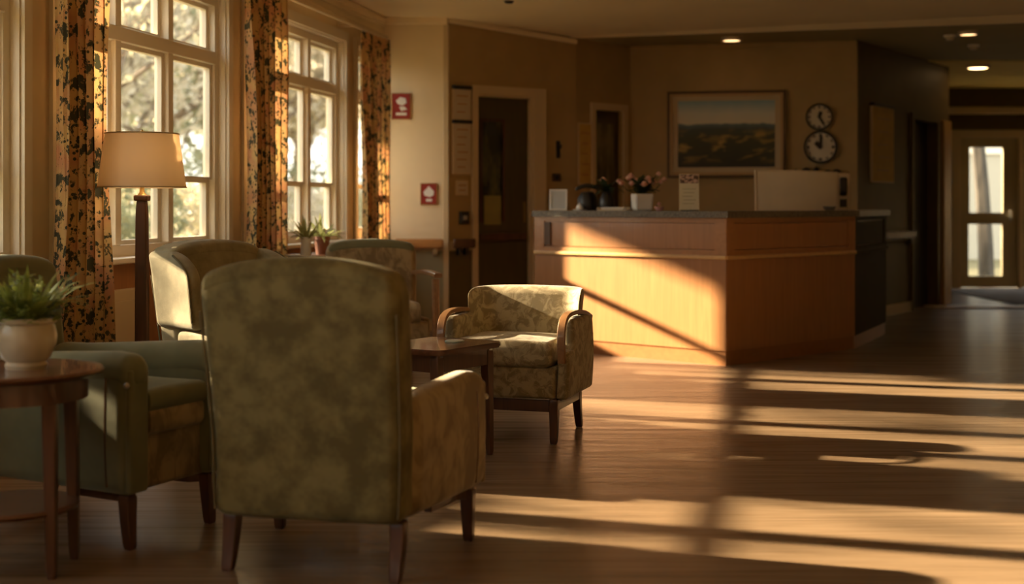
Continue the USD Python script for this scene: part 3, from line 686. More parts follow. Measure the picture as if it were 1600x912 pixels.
# a shelf of small dark things on the wall behind the screen
t = onwall('wall_shelf', 'narrow dark shelf on the wall below the clocks', 'shelf', P4, P5, 1.62, 1.50)
part(t, 'board', rbox(0, .52, -.14, 0, -.02, 0, .004, 1), 'dark_frame', 30)
for k, (x, ww, hh) in enumerate(((.06, .03, .03), (.16, .05, .045), (.26, .03, .05), (.37, .035, .022), (.46, .04, .028))):
    loc, rz = on(P4, P5, 1.62 + x, 1.50)
    q = np.array(loc[:2]) + np.array([math.sin(rz), -math.cos(rz)]) * .07
    tt = thing('ornament', ['small dark dome ornament, leftmost on the shelf below the clocks', 'broad dark pot on the shelf below the clocks', 'tall slim dark ornament on the shelf below the clocks', 'flat dark box ornament on the shelf below the clocks', 'dark ornament at the right end of the shelf below the clocks'][k], 'ornament', (*q, 1.50))
    part(tt, 'figure', lathe([(0, 0), (ww, 0), (ww * .9, hh * .6), (ww * .4, hh), (0, hh)], 14), 'black')

# ------------------------------------------------------------------ painting, clocks, signs and notices
t0, t1 = .384, 1.582
t = onwall('painting', 'framed landscape painting of hills under a pale sky behind the desk', 'painting', P4, P5, (t0 + t1) / 2, 1.89)
pw, ph = 1.20, .89
part(t, 'frame', cat(upright(sbox(-pw / 2, -ph / 2, pw / 2, ph / 2).difference(sbox(-pw / 2 + .028, -ph / 2 + .028, pw / 2 - .028, ph / 2 - .028)), -.045, 0)), 'dark_frame', False)
part(t, 'inner_frame', upright(sbox(-pw / 2 + .028, -ph / 2 + .028, pw / 2 - .028, ph / 2 - .028).difference(sbox(-pw / 2 + .055, -ph / 2 + .055, pw / 2 - .055, ph / 2 - .055)), -.052, 0), 'gilt', False)
part(t, 'mount', upright(sbox(-pw / 2 + .055, -ph / 2 + .055, pw / 2 - .055, ph / 2 - .055).difference(sbox(-.49, -.335, .49, .345)), -.03, 0), 'mount', False)
part(t, 'picture', upright(sbox(-.492, -.337, .492, .347), -.02, 0), painting_mat(.984, .684), False)

def clock(px, py, r, label, hands):
    k = (px - 800) / F; t_ = (P4[1] * k - P4[0]) / (.9804 + .1969 * k); z = CAMZ - (py - 320) / F * (P4[1] - .197 * t_)
    t = onwall('wall_clock', label, 'clock', P4, P5, t_, z)
    def disc(r0, r1, y0, y1): return move(lathe([(r0, 0), (r1, 0), (r1, y1 - y0), (r0, y1 - y0), (r0, 0)] if r0 else [(0, 0), (r1, 0), (r1, y1 - y0), (0, y1 - y0)], 40), (0, y1, 0), rx=math.pi / 2)
    part(t, 'rim', disc(r * .86, r, -.05, 0), 'black')
    part(t, 'dial', disc(0, r * .87, -.03, 0), 'clock_face')
    for k in range(12):
        an = k * math.pi / 6; L_ = .09 if k % 3 else .14
        part(t, 'hour_mark', move(upright(sbox(-.012 * r / .15, r * (.80 - L_), .012 * r / .15, r * .80), -.034, -.03), ry=an), 'ink', False)
    for name, an, L_, wd in (('hour_hand', hands[0], .42, .02), ('minute_hand', hands[1], .66, .014)):
        part(t, name, move(upright(sbox(-wd * r / .15, -.08 * r, wd * r / .15, L_ * r), -.040, -.036), ry=an), 'ink', False)
    part(t, 'hub', disc(0, .06 * r, -.044, -.03), 'ink')
clock(1280, 183, .135, 'smaller dim round wall clock, upper of the two behind the desk', (.3, 2.6))
clock(1282, 230, .168, 'larger white-faced round wall clock with black rim, lower of the two', (-.8, .05))

def red_sign(t_, z, ww, hh, label, glyphs):
    t = onwall('red_sign', label, 'sign', P1, P2, t_, z)
    part(t, 'frame', upright(sbox(-ww / 2, -hh / 2, ww / 2, hh / 2).difference(sbox(-ww / 2 + .008, -hh / 2 + .008, ww / 2 - .008, hh / 2 - .008)), -.014, 0), 'plinth', False)
    part(t, 'plate', upright(sbox(-ww / 2 + .008, -hh / 2 + .008, ww / 2 - .008, hh / 2 - .008), -.010, 0), 'red', False)
    for g in glyphs: part(t, 'white_mark', upright(g, -.013, -.010), 'paper_white', False)
def xz(px, py): # position on the end wall
    Y = 12.54; q = at(px, py, Y); return q[0] - P1[0], q[2]
x_, z_ = xz(627, 166)
red_sign(x_, z_, .18, .245, 'red framed sign with white figures high on the cream wall', [Polygon([(-.05, .05), (-.01, .085), (.04, .075), (.05, .03), (.01, .005), (-.03, .02)]), Polygon([(-.02, -.005), (.03, -.002), (.055, -.03), (.0, -.045)]), sbox(-.05, -.085, .05, -.06)])
x_, z_ = xz(670, 303)
red_sign(x_, z_, .155, .20, 'red fire point sign low on the cream wall above the handrail', [Polygon([(-.02, .05), (.0, .075), (.025, .05), (.05, .025), (.045, -.01), (.01, -.03), (-.04, -.015), (-.05, .02)]), sbox(-.025, -.07, .03, -.045)])
# pale worn marks under the upper sign
def board(P, Q, t_, z, ww, hh, label, m, name='notice_board', rows=4, top=True, depth=.02, cat_='notice board', lm='ink'):
    t = onwall(name, label, cat_, P, Q, t_, z)
    part(t, 'backing', rbox(-ww / 2, ww / 2, -depth, 0, -hh / 2, hh / 2, .004, 1), 'trim', 30)
    part(t, 'sheet', upright(sbox(-ww / 2 + .015, -hh / 2 + .015, ww / 2 - .015, hh / 2 - .015), -depth - .003, -depth), m, False)
    if top: part(t, 'clip_bar', rbox(-ww / 2 - .004, ww / 2 + .004, -depth - .02, 0, hh / 2 - .012, hh / 2 + .022, .006, 1), 'black', 30)
    for k in range(rows):
        zz = hh / 2 - hh * (k + 1) / (rows + 1)
        part(t, 'text_line', upright(sbox(-ww * (.30 - .05 * (k % 2)), zz - .006, ww * (.32 - .07 * (k % 3)), zz + .006), -depth - .0045, -depth - .003), 'gilt' if lm == 'gilt' else 'oak', False)
board(P2, P3, .142, 2.115, .20, .30, 'upper pale notice panel left of the brown door', 'paper', rows=3)
board(P2, P3, .142, 1.70, .20, .49, 'long pale notice panel left of the brown door, below the upper one', 'paper', rows=6)
board(P2, P3, .15, 1.33, .14, .14, 'small square paper notice left of the brown door', 'paper', 'paper_notice', 2, False, .008, 'notice')
t = onwall('door_entry_box', 'black door entry box below the small paper left of the door', 'switch', P2, P3, .165, 1.05)
part(t, 'case', rbox(-.05, .05, -.04, 0, -.06, .06, .01, 2), 'black'); part(t, 'button', rbox(-.02, .02, -.048, -.038, -.02, .02, .004, 1), 'steel')
t = onwall('wall_hook', 'small dark coat hook on the wall right of the brown door', 'hook', P2, P3, 1.26, 1.70)
part(t, 'back_plate', rbox(-.022, .022, -.012, 0, -.07, .10, .004, 1), 'black', 30); part(t, 'peg', tube([(0, -.01, .04), (0, -.05, .03), (0, -.06, .06)], .008, 8), 'black')
t = onwall('light_switch', 'low dark switch plate on the wall right of the brown door', 'switch', P2, P3, 1.24, 1.44)
part(t, 'plate', rbox(-.05, .05, -.01, 0, -.04, .04, .003, 1), 'dark_frame', 30); part(t, 'rocker', rbox(-.02, .02, -.016, -.008, -.02, .02, .003, 1), 'black', 30)
board(P3, P4, .125, 1.68, .20, .62, 'dim paper poster left of the second doorway', 'notice_ochre', 'poster', 5, False, .01, 'poster')
board(P5, P6, .68, 1.80, .66, .80, 'ochre noticeboard with a dark top rail on the corridor wall', 'notice_ochre', 'notice_board', 5, True, .03, 'notice board', 'gilt')

# ------------------------------------------------------------------ ceiling lamps and fittings
def downlight(px, py, z, r, label, lens='bulb', drop=.0):
    Y = (z - CAMZ) * F / (320 - py); X = (px - 800) / F * Y
    t = thing('downlight', label, 'ceiling light', (X, Y, z))
    part(t, 'trim_ring', lathe([(r, -.035), (r * 1.22, -.035), (r * 1.26, -.02), (r * 1.26, 0), (r, 0), (r, -.035)], 32), 'trim')
    part(t, 'lens', lathe([(0, -.032 - drop), (r * .8, -.030 - drop * .9), (r, -.03 - drop * .3), (r, -.01), (0, -.01)], 32), lens)
downlight(1143, 58.5, H1, .085, 'small round ceiling light over the reception desk')
downlight(1513, 49, H1, .075, 'round ceiling light nearest in the corridor at upper right')
downlight(1528, 102, H1 - .01, .11, 'round ceiling light on the bright part of the corridor ceiling', 'bulb_hall', .012)
downlight(1548, 141, H1 - .01, .13, 'furthest round ceiling light before the exit doors', 'bulb_hall', .012)
def fitting(px, py, z, label):
    Y = (z - CAMZ) * F / (320 - py); X = (px - 800) / F * Y
    t = thing('smoke_detector', label, 'smoke detector', (X, Y, z))
    part(t, 'base', lathe([(0, -.02), (.06, -.02), (.062, 0), (0, 0)], 24), 'window_paint'); part(t, 'sensor', lathe([(0, -.05), (.035, -.05), (.045, -.02), (0, -.02)], 24), 'trim')
fitting(1521, 70, H1, 'pale smoke detector on the soffit between the corridor lights')
fitting(1484, 55, H1, 'tiny pale smoke detector left of the corridor lights')
t = thing('ceiling_sensor', 'small dark sensor on the lounge ceiling', 'sensor', (*at(795, 2, (H0 - CAMZ) * F / 318)[:2], H0))
part(t, 'dome', lathe([(0, -.02), (.03, -.018), (.045, 0), (0, 0)], 20), 'black')

# ------------------------------------------------------------------ armchairs
def armchair(label, loc, rz, arms='block', wings=False, hb=.985, back='olive', side='tan', seat='green', front='tan', wr=.31, wfnt=.37, archz=.045, name='armchair', arm_top=.60, legs_front=.355, inner=None, db=0.0, two_tone=False):
    """Faces local +y. db: extra depth of the back. wr, wfnt: half widths at the back and the front."""
    t = thing(name, label, 'armchair', (loc[0], loc[1], 0), rz)
    flare = lambda y: wr + (wfnt - wr) * np.clip((y + .27) / .56, 0, 1)
    LZ = .186
    # base
    part(t, 'base', bend(rbox(-1, 1, -.25 - db, .255, LZ, .40, .02, 3, (2, 4, 2)), lambda x, y, z: (x * (flare(y) - .06), y, z)), front)
    cs = rbox(-1, 1, -.20 - db, .285, .385, .525, .05, 4, (6, 6, 1))
    if two_tone:
        part(t, 'seat_pad', bend(rbox(-1, 1, -.20 - db, .300, .455, .535, .036, 4, (6, 6, 1)), lambda x, y, z: (x * (flare(y) - .105), y, z + .018 * (1 - x * x) * (z > .50) * np.clip(1 - ((y - .04) / .26) ** 2, 0, 1))), seat)
        cs = rbox(-1, 1, -.20 - db, .292, .375, .475, .035, 4, (6, 6, 1))
    part(t, 'seat_cushion', bend(cs, lambda x, y, z: (x * (flare(y) - .115), y, z + (0 if two_tone else .022) * (1 - x * x) * (z > .46) * np.clip(1 - ((y - .04) / .26) ** 2, 0, 1))), front if two_tone else seat)
    # back: one upholstered slab down to the frame, reclined and arched
    rec = lambda z: -.17 * np.clip(z - .42, 0, 2) ** 1.15
    hw = wr * 1.0
    bk = rbox(-hw, hw, -.345, -.20, LZ - .004, hb, .045, 4, (10, 1, 14))
    def bf(x, y, z):
        u = x / hw; wide = 1 + .05 * np.clip((z - .35) / .6, 0, 1)
        crown = (archz * (1 - u * u) - .028 * u ** 8) * np.clip((z - .55) / .40, 0, 1)
        bul = np.where(y > -.27, .015, .018) * np.sign(y + .27) * (1 - u ** 4) * np.clip((hb - z) / .1, 0, 1)
        return x * wide, y + rec(z) + bul - db, z + crown
    bp = part(t, 'back', bend(bk, bf), back)
    # rolled band over the top and cord along the rear edges
    rb = rbox(-hw + .012, hw - .012, -.349, -.196, hb - .062, hb + .006, .030, 4, (12, 1, 1))
    part(t, 'top_roll', bend(rb, lambda x, y, z: bf(x, y, z)), back if inner is None else inner)
    q = [(-hw + .012, -.344, LZ + .02)] + [(-hw + .006, -.346, z) for z in np.linspace(.3, hb - .10, 8)] 
    for s in (-1, 1):
        pts = np.array(q); pts[:, 0] *= -s
        x, y, z = bf(pts[:, 0], pts[:, 1], pts[:, 2]); y = pts[:, 1] + rec(pts[:, 2]) + .004 - db
        part(t, 'piping', tube(np.stack([x, y, z], 1), .0045, 6), 'piping')
    for s in (-1, 1):
        if arms == 'block':
            am = rbox(-.052, .052, -.25 - db, .30, LZ, arm_top, .045, 4, (1, 10, 8))
            def af(x, y, z, s=s):
                top = np.clip((z - .45) / (arm_top - .45), 0, 1)
                dz = top * (-.035 * np.clip((.2 - y) / .45, 0, 1) - .02 * np.clip((y - .18) / .12, 0, 1) ** 2)
                bow = .012 * np.sin(np.clip((z - LZ) / (arm_top - LZ), 0, 1) * math.pi)
                return s * (flare(y) - .045 + np.abs(1) * x + bow * (x > 0)), y + .0 * z, z + dz
            m = bend(am, af)
            if s < 0: m = (m[0], m[1][:, ::-1])
            ar = part(t, 'arm', m, side)
            if two_tone:
                cap = rbox(-.062, .062, -.24 - db, .318, arm_top - .115, arm_top + .006, .052, 4, (1, 10, 1))
                m3 = bend(cap, lambda x, y, z, s=s: (s * (flare(y) - .045 + x), y, z - .03 * np.clip((.2 - y) / .5, 0, 1) - .012 * np.clip((y - .2) / .11, 0, 1) ** 2))
                if s < 0: m3 = (m3[0], m3[1][:, ::-1])
                part(ar, 'arm_cap', m3, side)
            # front facing panel with its seam
            fp = rbox(-.046, .046, .285, .312, LZ + .012, arm_top - .045, .012, 2, (1, 1, 4))
            m2 = bend(fp, lambda x, y, z, s=s: (s * (wfnt - .042 + x), y, z))
            if s < 0: m2 = (m2[0], m2[1][:, ::-1])
            part(ar, 'arm_front', m2, side)
            st = np.array([(s * (flare(.20) + .0135 - .006), .205, z) for z in np.linspace(LZ + .03, arm_top - .07, 8)])
            st[:, 0] = s * (flare(.205) + .007 + .012 * np.sin((st[:, 2] - LZ) / (arm_top - LZ) * math.pi) - .0015)
            part(ar, 'seam', tube(st, .004, 6), 'mahogany')
            part(ar, 'stud', move(tm(trimesh.creation.icosphere(2, .011)), (s * (wfnt + .006), .296, arm_top - .10)), 'steel')
        else:
            xs = s * (wfnt - .02)
            part(t, 'side_panel', bend(rbox(-.02, .02, -.24, .20, LZ, .42, .015, 2, (1, 4, 2)), lambda x, y, z, s=s: (s * (flare(y) - .055) + x, y, z)), side)
            post = np.array([(xs, .25 + .02 * math.sin(z * 4), z) for z in np.linspace(0, arm_top - .02, 10)])
            ar = part(t, 'arm_post', strap(post, .05, .045, (0, 1, 0)), 'armwood')
            rest = np.array([(s * (flare(yy) - .01), yy, arm_top + .015 * math.sin((yy + .25) * 5)) for yy in np.linspace(-.33, .31, 12)])
            part(t, 'arm_rest', strap(rest, .055, .03, (1, 0, 0)), 'armwood')
        if wings:
            wg = rbox(-.038, .038, -.335, -.03, arm_top - .035, hb + .004, .034, 4, (1, 8, 12))
            def wf_(x, y, z, s=s):
                u = np.clip((z - arm_top) / (hb - arm_top), 0, 1)
                reach = 1.0 - .42 * np.clip(u - .62, 0, 1) ** 2 / .1444
                yy = -.335 + (y + .335) * reach
                out = .045 * np.clip((yy + .20) / .2, 0, 1) * (1 - .3 * u)
                return s * (hw * 1.04 - .020 + x + out), yy + rec(z) - db, z - .012 * u
            m = bend(wg, wf_)
            if s < 0: m = (m[0], m[1][:, ::-1])
            wgp = part(t, 'wing', m, side)
            zz = np.linspace(arm_top + .0, hb - .012, 14); u = np.clip((zz - arm_top) / (hb - arm_top), 0, 1)
            yy = -.335 + .302 * (1.0 - .42 * np.clip(u - .62, 0, 1) ** 2 / .1444)
            e_ = np.stack([s * (hw * 1.04 - .020 + .036 + .045 * np.clip((yy + .20) / .2, 0, 1) * (1 - .3 * u)), yy + rec(zz) - db - .012, zz - .012 * u], 1)
            part(wgp, 'piping', tube(e_, .006, 6), 'piping')
    for s in (-1, 1):
        if arms == 'block':
            part(t, 'under_rail', bend(rbox(-.014, .014, .0, .24, LZ - .034, LZ + .004, .004, 1, (1, 6, 1)), lambda x, y, z, s=s: (x - s * .03 * (y < .22) + s * (wr - .035 + (legs_front - wr + .035) * (y + .265) / .515), y, z)), 'leg', 30)
            part(t, 'leg', taper_leg(s * legs_front, .25, LZ, .05, .034, 0, .012, 1), 'leg')
        part(t, 'leg', taper_leg(s * (wr - .035), -.265 - db, LZ, .052, .036, 0, -.035, 1), 'leg')
    return t

rzf = lambda f: math.atan2(-f[0], f[1])      # turns local +y to the direction f
armchair('large high-backed armchair in mottled olive velvet, seen from behind in the foreground', (-.560, 4.523), rzf((.25, .968)), back='olive', side='tan', seat='green', front='tan', wr=.318, wfnt=.40, hb=.955, archz=.048)  # tan of the arm sides holds the lighting as well as the pattern
armchair('green armchair with tan front panel facing right behind the side table', (-1.44, 4.87), rzf((.9, -.436)), back='green', side='green', seat='green', front='tan', wr=.212, wfnt=.262, hb=.945, arm_top=.665, legs_front=.212, db=.20, two_tone=True, archz=.03)
armchair('tan and green wing armchair by the floor lamp, its wing dappled by sun', (-1.155, 6.20), rzf((.83, -.56)), wings=True, back='sage', side='sage', seat='sage', front='tapestry', wr=.29, wfnt=.325, hb=.965, archz=.035, arm_top=.645, legs_front=.275, name='wing_chair')
armchair('green-topped armchair with wooden arms behind the olive chair, near the far window', (-.90, 9.05), rzf((.25, -.97)), arms='wood', back='tan', inner='green', side='tan', seat='tan', front='tan', wr=.30, wfnt=.36, hb=.90, archz=.03, arm_top=.70, name='open_arm_chair')

# the low tub chair
def tub_chair(label, loc, f):
    t = thing('tub_chair', label, 'armchair', (loc[0], loc[1], 0), rzf(f))
    LZ = .218
    part(t, 'base', rbox(-.275, .275, -.24, .265, LZ, .375, .018, 3, (2, 2, 2)), 'damask', label='patterned upholstered front and seat frame')
    part(t, 'seat_cushion', bend(rbox(-.262, .262, -.20, .285, .372, .50, .035, 4, (6, 6, 1)), lambda x, y, z: (x, y, z + .014 * (z > .44) * np.clip(1 - (x / .26) ** 2, 0, 1) * np.clip(1 - ((y - .04) / .26) ** 2, 0, 1))), 'damask')
    # wrap-round back
    bk = rbox(-.345, .345, -.325, -.215, LZ, .735, .045, 4, (22, 1, 10))
    def bf(x, y, z):
        u = x / .345; k = np.clip(np.abs(u) - .55, 0, 1) / .45
        top = np.clip((z - .5) / .23, 0, 1)
        lean_ = -.13 * np.clip(z - .45, 0, 1) ** 1.1
        return x * (1 + .05 * top) - np.sign(x) * .055 * k ** 2, y + lean_ + .17 * k ** 2.0, z - .012 * u * u * top + .008 * top
    part(t, 'back', bend(bk, bf), 'damask')
    for s in (-1, 1):
        sp_ = cat(rbox(-.03, .03, -.26, .15, LZ, .605, .022, 3, (1, 6, 8)), rbox(-.03, .03, .10, .256, LZ, .455, .020, 3, (1, 3, 5)))
        m = bend(sp_, lambda x, y, z, s=s: (s * (.305 + x + .010 * np.sin((z - LZ) * 8)), y, z))
        if s < 0: m = (m[0], m[1][:, ::-1])
        part(t, 'side_panel', m, 'damask')
        x_ = s * .312
        pts = [(x_, -.27, .585), (x_, -.16, .612), (x_, -.02, .628), (x_, .10, .63), (x_, .19, .622), (x_, .245, .598), (x_, .272, .555), (x_, .278, .50), (x_, .272, .44), (x_, .266, .40)]
        from scipy.interpolate import splprep, splev
        tck, _ = splprep(np.array(pts).T, s=0, k=3); q = np.array(splev(np.linspace(0, 1, 36), tck)).T; q[:, 0] = x_
        part(t, 'arm', strap(q, .040, .022, (1, 0, 0)), 'armwood', label='bentwood arm hoop')
        part(t, 'leg', taper_leg(s * .265, .235, LZ + .004, .048, .034, 0, .010, 1), 'leg')
        part(t, 'leg', taper_leg(s * .255, -.235, LZ + .004, .048, .034, 0, -.055, 1), 'leg')
        part(t, 'stretcher', rbox(s * .262 - .012, s * .262 + .012, -.235, .235, .155, .20, .005, 1), 'leg', 30)
    part(t, 'stretcher', rbox(-.262, .262, .225, .25, .155, .213, .005, 1), 'leg', 30)
    return t
tub_chair('low patterned tub armchair with bentwood arms before the reception desk', (.025, 6.89), (-.3, -.954))

# ------------------------------------------------------------------ coffee table
u_ = np.array([.55, .835]); u_ /= np.linalg.norm(u_)
cc = np.array([-.03, 6.32]); TWD, TLN = .52, .42
cen = cc - u_ * TWD / 2 + np.array([-u_[1], u_[0]]) * TLN / 2
t = thing('coffee_table', 'low mahogany coffee table between the armchairs', 'table', (*cen, 0), math.atan2(u_[1], u_[0]))
TH = .53
tp = sbox(-TWD / 2 + .06, -TLN / 2 + .06, TWD / 2 - .06, TLN / 2 - .06).buffer(.06, quad_segs=8)
part(t, 'table_top', cat(prism(tp, TH - .018, TH - .004), prism(tp.buffer(-.006), TH - .026, TH - .018), prism(tp.buffer(-.004), TH - .004, TH)), 'mahogany_top', 30)
ap_ = tp.buffer(-.045); part(t, 'apron', prism(ap_.difference(ap_.buffer(-.022)), TH - .105, TH - .026), 'mahogany', 30)
for sx in (-1, 1):
    for sy in (-1, 1):
        part(t, 'leg', taper_leg(sx * (TWD / 2 - .065), sy * (TLN / 2 - .065), TH - .026, .050, .028, sx * .012, sy * .012), 'leg')
q = cen + u_ * .1 + np.array([u_[1], -u_[0]]) * .03
t = thing('coaster', 'pale green round coaster on the coffee table', 'coaster', (*q, TH))
part(t, 'disc', lathe([(0, 0), (.045, 0), (.047, .004), (.045, .007), (0, .007)], 24), plain('coaster_green', (.42, .46, .34), .5)); part(t, 'ring', lathe([(.036, .007), (.040, .007), (.040, .009), (.036, .009), (.036, .007)], 24), 'white')

# ------------------------------------------------------------------ round side table with plant
sc = np.array([-1.60, 4.32])
t = thing('side_table', 'dark round side table with lower shelf in the left foreground', 'table', (*sc, 0), .06)
SH = .645
part(t, 'table_top', lathe([(0, -.026), (.255, -.026), (.272, -.018), (.279, -.008), (.272, 0), (.20, 0), (0, 0)], 56), 'mahogany_top')
stage.GetPrimAtPath(str(t.GetPath()) + '/table_top')
UsdGeom.Xformable(stage.GetPrimAtPath(str(t.GetPath()) + '/table_top')).AddTranslateOp().Set((0, 0, SH))
part(t, 'apron', lathe([(.205, SH - .095), (.228, SH - .095), (.228, SH - .026), (.205, SH - .026), (.205, SH - .095)], 48), 'mahogany')
for an, rr in ((-.68, .185), (.62, .185), (2.35, .185), (-2.45, .185)):
    x_, y_ = rr * math.cos(an), rr * math.sin(an)
    part(t, 'leg', taper_leg(x_, y_, SH - .03, .046, .030, .012 * math.cos(an), .012 * math.sin(an)), 'leg')
part(t, 'lower_shelf', lathe([(0, .195), (.195, .195), (.20, .205), (.195, .215), (0, .215)], 48), 'mahogany_top')

pp = np.array([-1.565, 4.33])
t = thing('potted_fern', 'green fern in a round cream pot on the side table', 'potted plant', (*pp, SH))
part(t, 'pot', lathe([(0, 0), (.062, 0), (.066, .012), (.060, .022), (.075, .035), (.092, .075), (.096, .105), (.088, .135), (.084, .142), (.095, .150), (.096, .162), (.088, .164), (.080, .150), (.076, .13), (0, .13)], 48), 'cream_pot')
part(t, 'soil', lathe([(0, .13), (.078, .13), (.076, .145), (0, .148)], 32), 'soil')
rng = np.random.default_rng(11)
for k in range(90):
    an = rng.uniform(0, 2 * math.pi); L_ = rng.uniform(.10, .20)
    part(t, 'frond', leaf_blade((.035 * math.cos(an), .035 * math.sin(an), .14), (math.cos(an), math.sin(an)), L_, rng.uniform(.014, .026), rng.uniform(.10, .55), 6, rng.uniform(.75, 1.25)), 'fern', True)
for k in range(13):
    an = rng.uniform(-.9, .5); L_ = rng.uniform(.18, .27)
    part(t, 'long_frond', leaf_blade((.04 * math.cos(an), .04 * math.sin(an), .15), (math.cos(an), math.sin(an)), L_, rng.uniform(.014, .021), rng.uniform(.35, .80), 7, rng.uniform(.8, 1.25)), 'fern_light', True, 'pale arching frond')
small = []
for k in range(420):
    an = rng.uniform(0, 2 * math.pi); rr = .12 * math.sqrt(rng.uniform(0, 1)); zz = .15 + .17 * rng.uniform(0, 1) * (1 - (rr / .14) ** 2)
    an2 = rng.uniform(0, 2 * math.pi)
    small.append(leaf_blade((rr * math.cos(an), rr * math.sin(an), zz), (math.cos(an2), math.sin(an2)), rng.uniform(.018, .036), .016, .2, 2, rng.uniform(.0, .9)))
part(t, 'leaflets', cat(*small), 'fern', True, None, 'stuff')

# ------------------------------------------------------------------ floor lamp
lp = np.array([-578 / F * 7.0, 7.0])
t = thing('floor_lamp', 'wooden floor lamp with a cream shade standing before the window', 'lamp', (*lp, 0))
part(t, 'base', lathe([(0, 0), (.15, 0), (.152, .012), (.14, .022), (.06, .032), (.045, .05), (0, .05)], 40), 'leg')
pole = rbox(-.5, .5, -.5, .5, .045, 1.195, .14, 2, (1, 1, 8))
part(t, 'pole', bend(pole, lambda x, y, z: (x * (.068 - .009 * z), y * (.068 - .009 * z), z)), 'leg')
part(t, 'pole_cap', rbox(-.037, .037, -.037, .037, 1.19, 1.222, .010, 2), 'leg')
part(t, 'stem', lathe([(0, 1.222), (.024, 1.222), (.014, 1.235), (.011, 1.26), (.011, 1.34), (0, 1.34)], 20), 'brass')
rb_, rt_ = .225, .187; z0, z1 = 1.262, 1.540
part(t, 'shade', lathe([(rb_ - .003, z0), (rb_, z0), (rt_, z1), (rt_ - .003, z1), (rb_ - .003, z0)], 64), 'shade', 50, 'cream fabric shade')
part(t, 'shade_rim', cat(tube([(rt_ * math.cos(a), rt_ * math.sin(a), z1) for a in np.linspace(0, 2 * math.pi, 65)], .004, 6, False), tube([(rb_ * math.cos(a), rb_ * math.sin(a), z0) for a in np.linspace(0, 2 * math.pi, 65)], .004, 6, False)), 'mount')
part(t, 'spider', cat(*[tube([(0, 0, z1 - .02), (rt_ * math.cos(a), rt_ * math.sin(a), z1 - .004)], .0025, 5) for a in (0, 2.09, 4.19)], tube([(0, 0, 1.34), (0, 0, z1 - .01)], .004, 6)), 'brass')
part(t, 'finial', lathe([(0, z1 - .012), (.009, z1 - .012), (.005, z1 + .004), (.009, z1 + .014), (0, z1 + .026)], 16), 'brass')
part(t, 'bulb', move(tm(trimesh.creation.icosphere(3, .032)), (.03, 0, 1.39)), 'bulb_dim')

# ------------------------------------------------------------------ plant table at the far window
Yp = 10.0
tc = O + w * 2.62 + nw * .34
t = thing('plant_table', 'small red-brown table under the far window holding two plants', 'table', (*tc, 0), TW)
part(t, 'table_top', rbox(-.32, .32, -.20, .19, .785, .812, .008, 2), 'mahogany_top')
part(t, 'apron', rbox(-.29, .29, -.17, .165, .71, .785, .004, 1), 'mahogany', 30)
for sx in (-1, 1):
    for sy in (-1, 1): part(t, 'leg', taper_leg(sx * .27, sy * .145, .785, .045, .03), 'leg')
def tplace(px, dep, z=.812):
    k = (px - 800) / F; p = tc + nw * dep
    s_ = (k * p[1] - p[0]) / (w[0] - k * w[1]); return p + w * s_
p = tplace(478, .07)
t = thing('white_vase', 'tall white vase with grassy leaves on the plant table', 'vase', (*p, .812))
part(t, 'vessel', lathe([(0, 0), (.034, 0), (.038, .02), (.034, .08), (.036, .135), (.030, .135), (.028, .02), (0, .015)], 24), 'white')
for k in range(34):
    an = rng.uniform(0, 2 * math.pi)
    part(t, 'leaf', leaf_blade((0, 0, .10), (math.cos(an), math.sin(an)), rng.uniform(.13, .24), .020, rng.uniform(.1, .7), 5, rng.uniform(.6, 1.25)), 'fern_light', True)
p = tplace(503, .02)
t = thing('terracotta_pot', 'brown pot with arching leaves on the plant table', 'potted plant', (*p, .812))
part(t, 'pot', lathe([(0, 0), (.042, 0), (.056, .10), (.060, .105), (.060, .13), (.052, .13), (.050, .11), (0, .11)], 28), 'terracotta')
for k in range(46):
    an = rng.uniform(0, 2 * math.pi)
    part(t, 'leaf', leaf_blade((.02 * math.cos(an), .02 * math.sin(an), .10), (math.cos(an), math.sin(an)), rng.uniform(.14, .25), .022, rng.uniform(.2, .8), 5, rng.uniform(.6, 1.2)), 'fern_light', True)
p = tplace(458, -.06)
t = thing('papers', 'few white papers lying on the plant table', 'papers', (*p, .812), TW + .3)
for k in range(3): part(t, 'sheet', move(box(-.07, .07, -.05, .05, .001 + .003 * k, .003 + .003 * k), (0, 0, 0), .12 * k), 'paper_white', False)

# ------------------------------------------------------------------ outside
solo('ground_outside', flat([(-140, -60), (-2.75, -60), (-2.75 + 0, -6), (-.9, 19), (40, 19.2), (40, 160), (-140, 160)], -.15), 'lawn', None, None, False, None, 'structure')

def branch(rngs, p, d, L_, r, depth, out, tips):
    n = 5; pts = [np.array(p)]; dd = np.array(d, float)
    for i in range(n):
        dd = dd + rngs.normal(0, .10, 3); dd[2] += .02; dd /= np.linalg.norm(dd); pts.append(pts[-1] + dd * L_ / n)
    out.append(tube(pts, np.linspace(r, r * .62, n + 1), 6 if depth < 2 else 4))
    if depth >= 2 or r < .012: tips += pts[2:]
    if depth >= 4: return
    for k in range(3 if depth < 3 else 2):
        a = rngs.uniform(0, 2 * math.pi); s = pts[-1] if k < 2 else pts[rngs.integers(2, n)]
        nd = dd * rngs.uniform(.5, .9) + np.array([math.cos(a), math.sin(a), rngs.uniform(-.1, .5)]) * rngs.uniform(.5, .9)
        branch(rngs, s, nd / np.linalg.norm(nd), L_ * rngs.uniform(.6, .8), r * .58, depth + 1, out, tips)

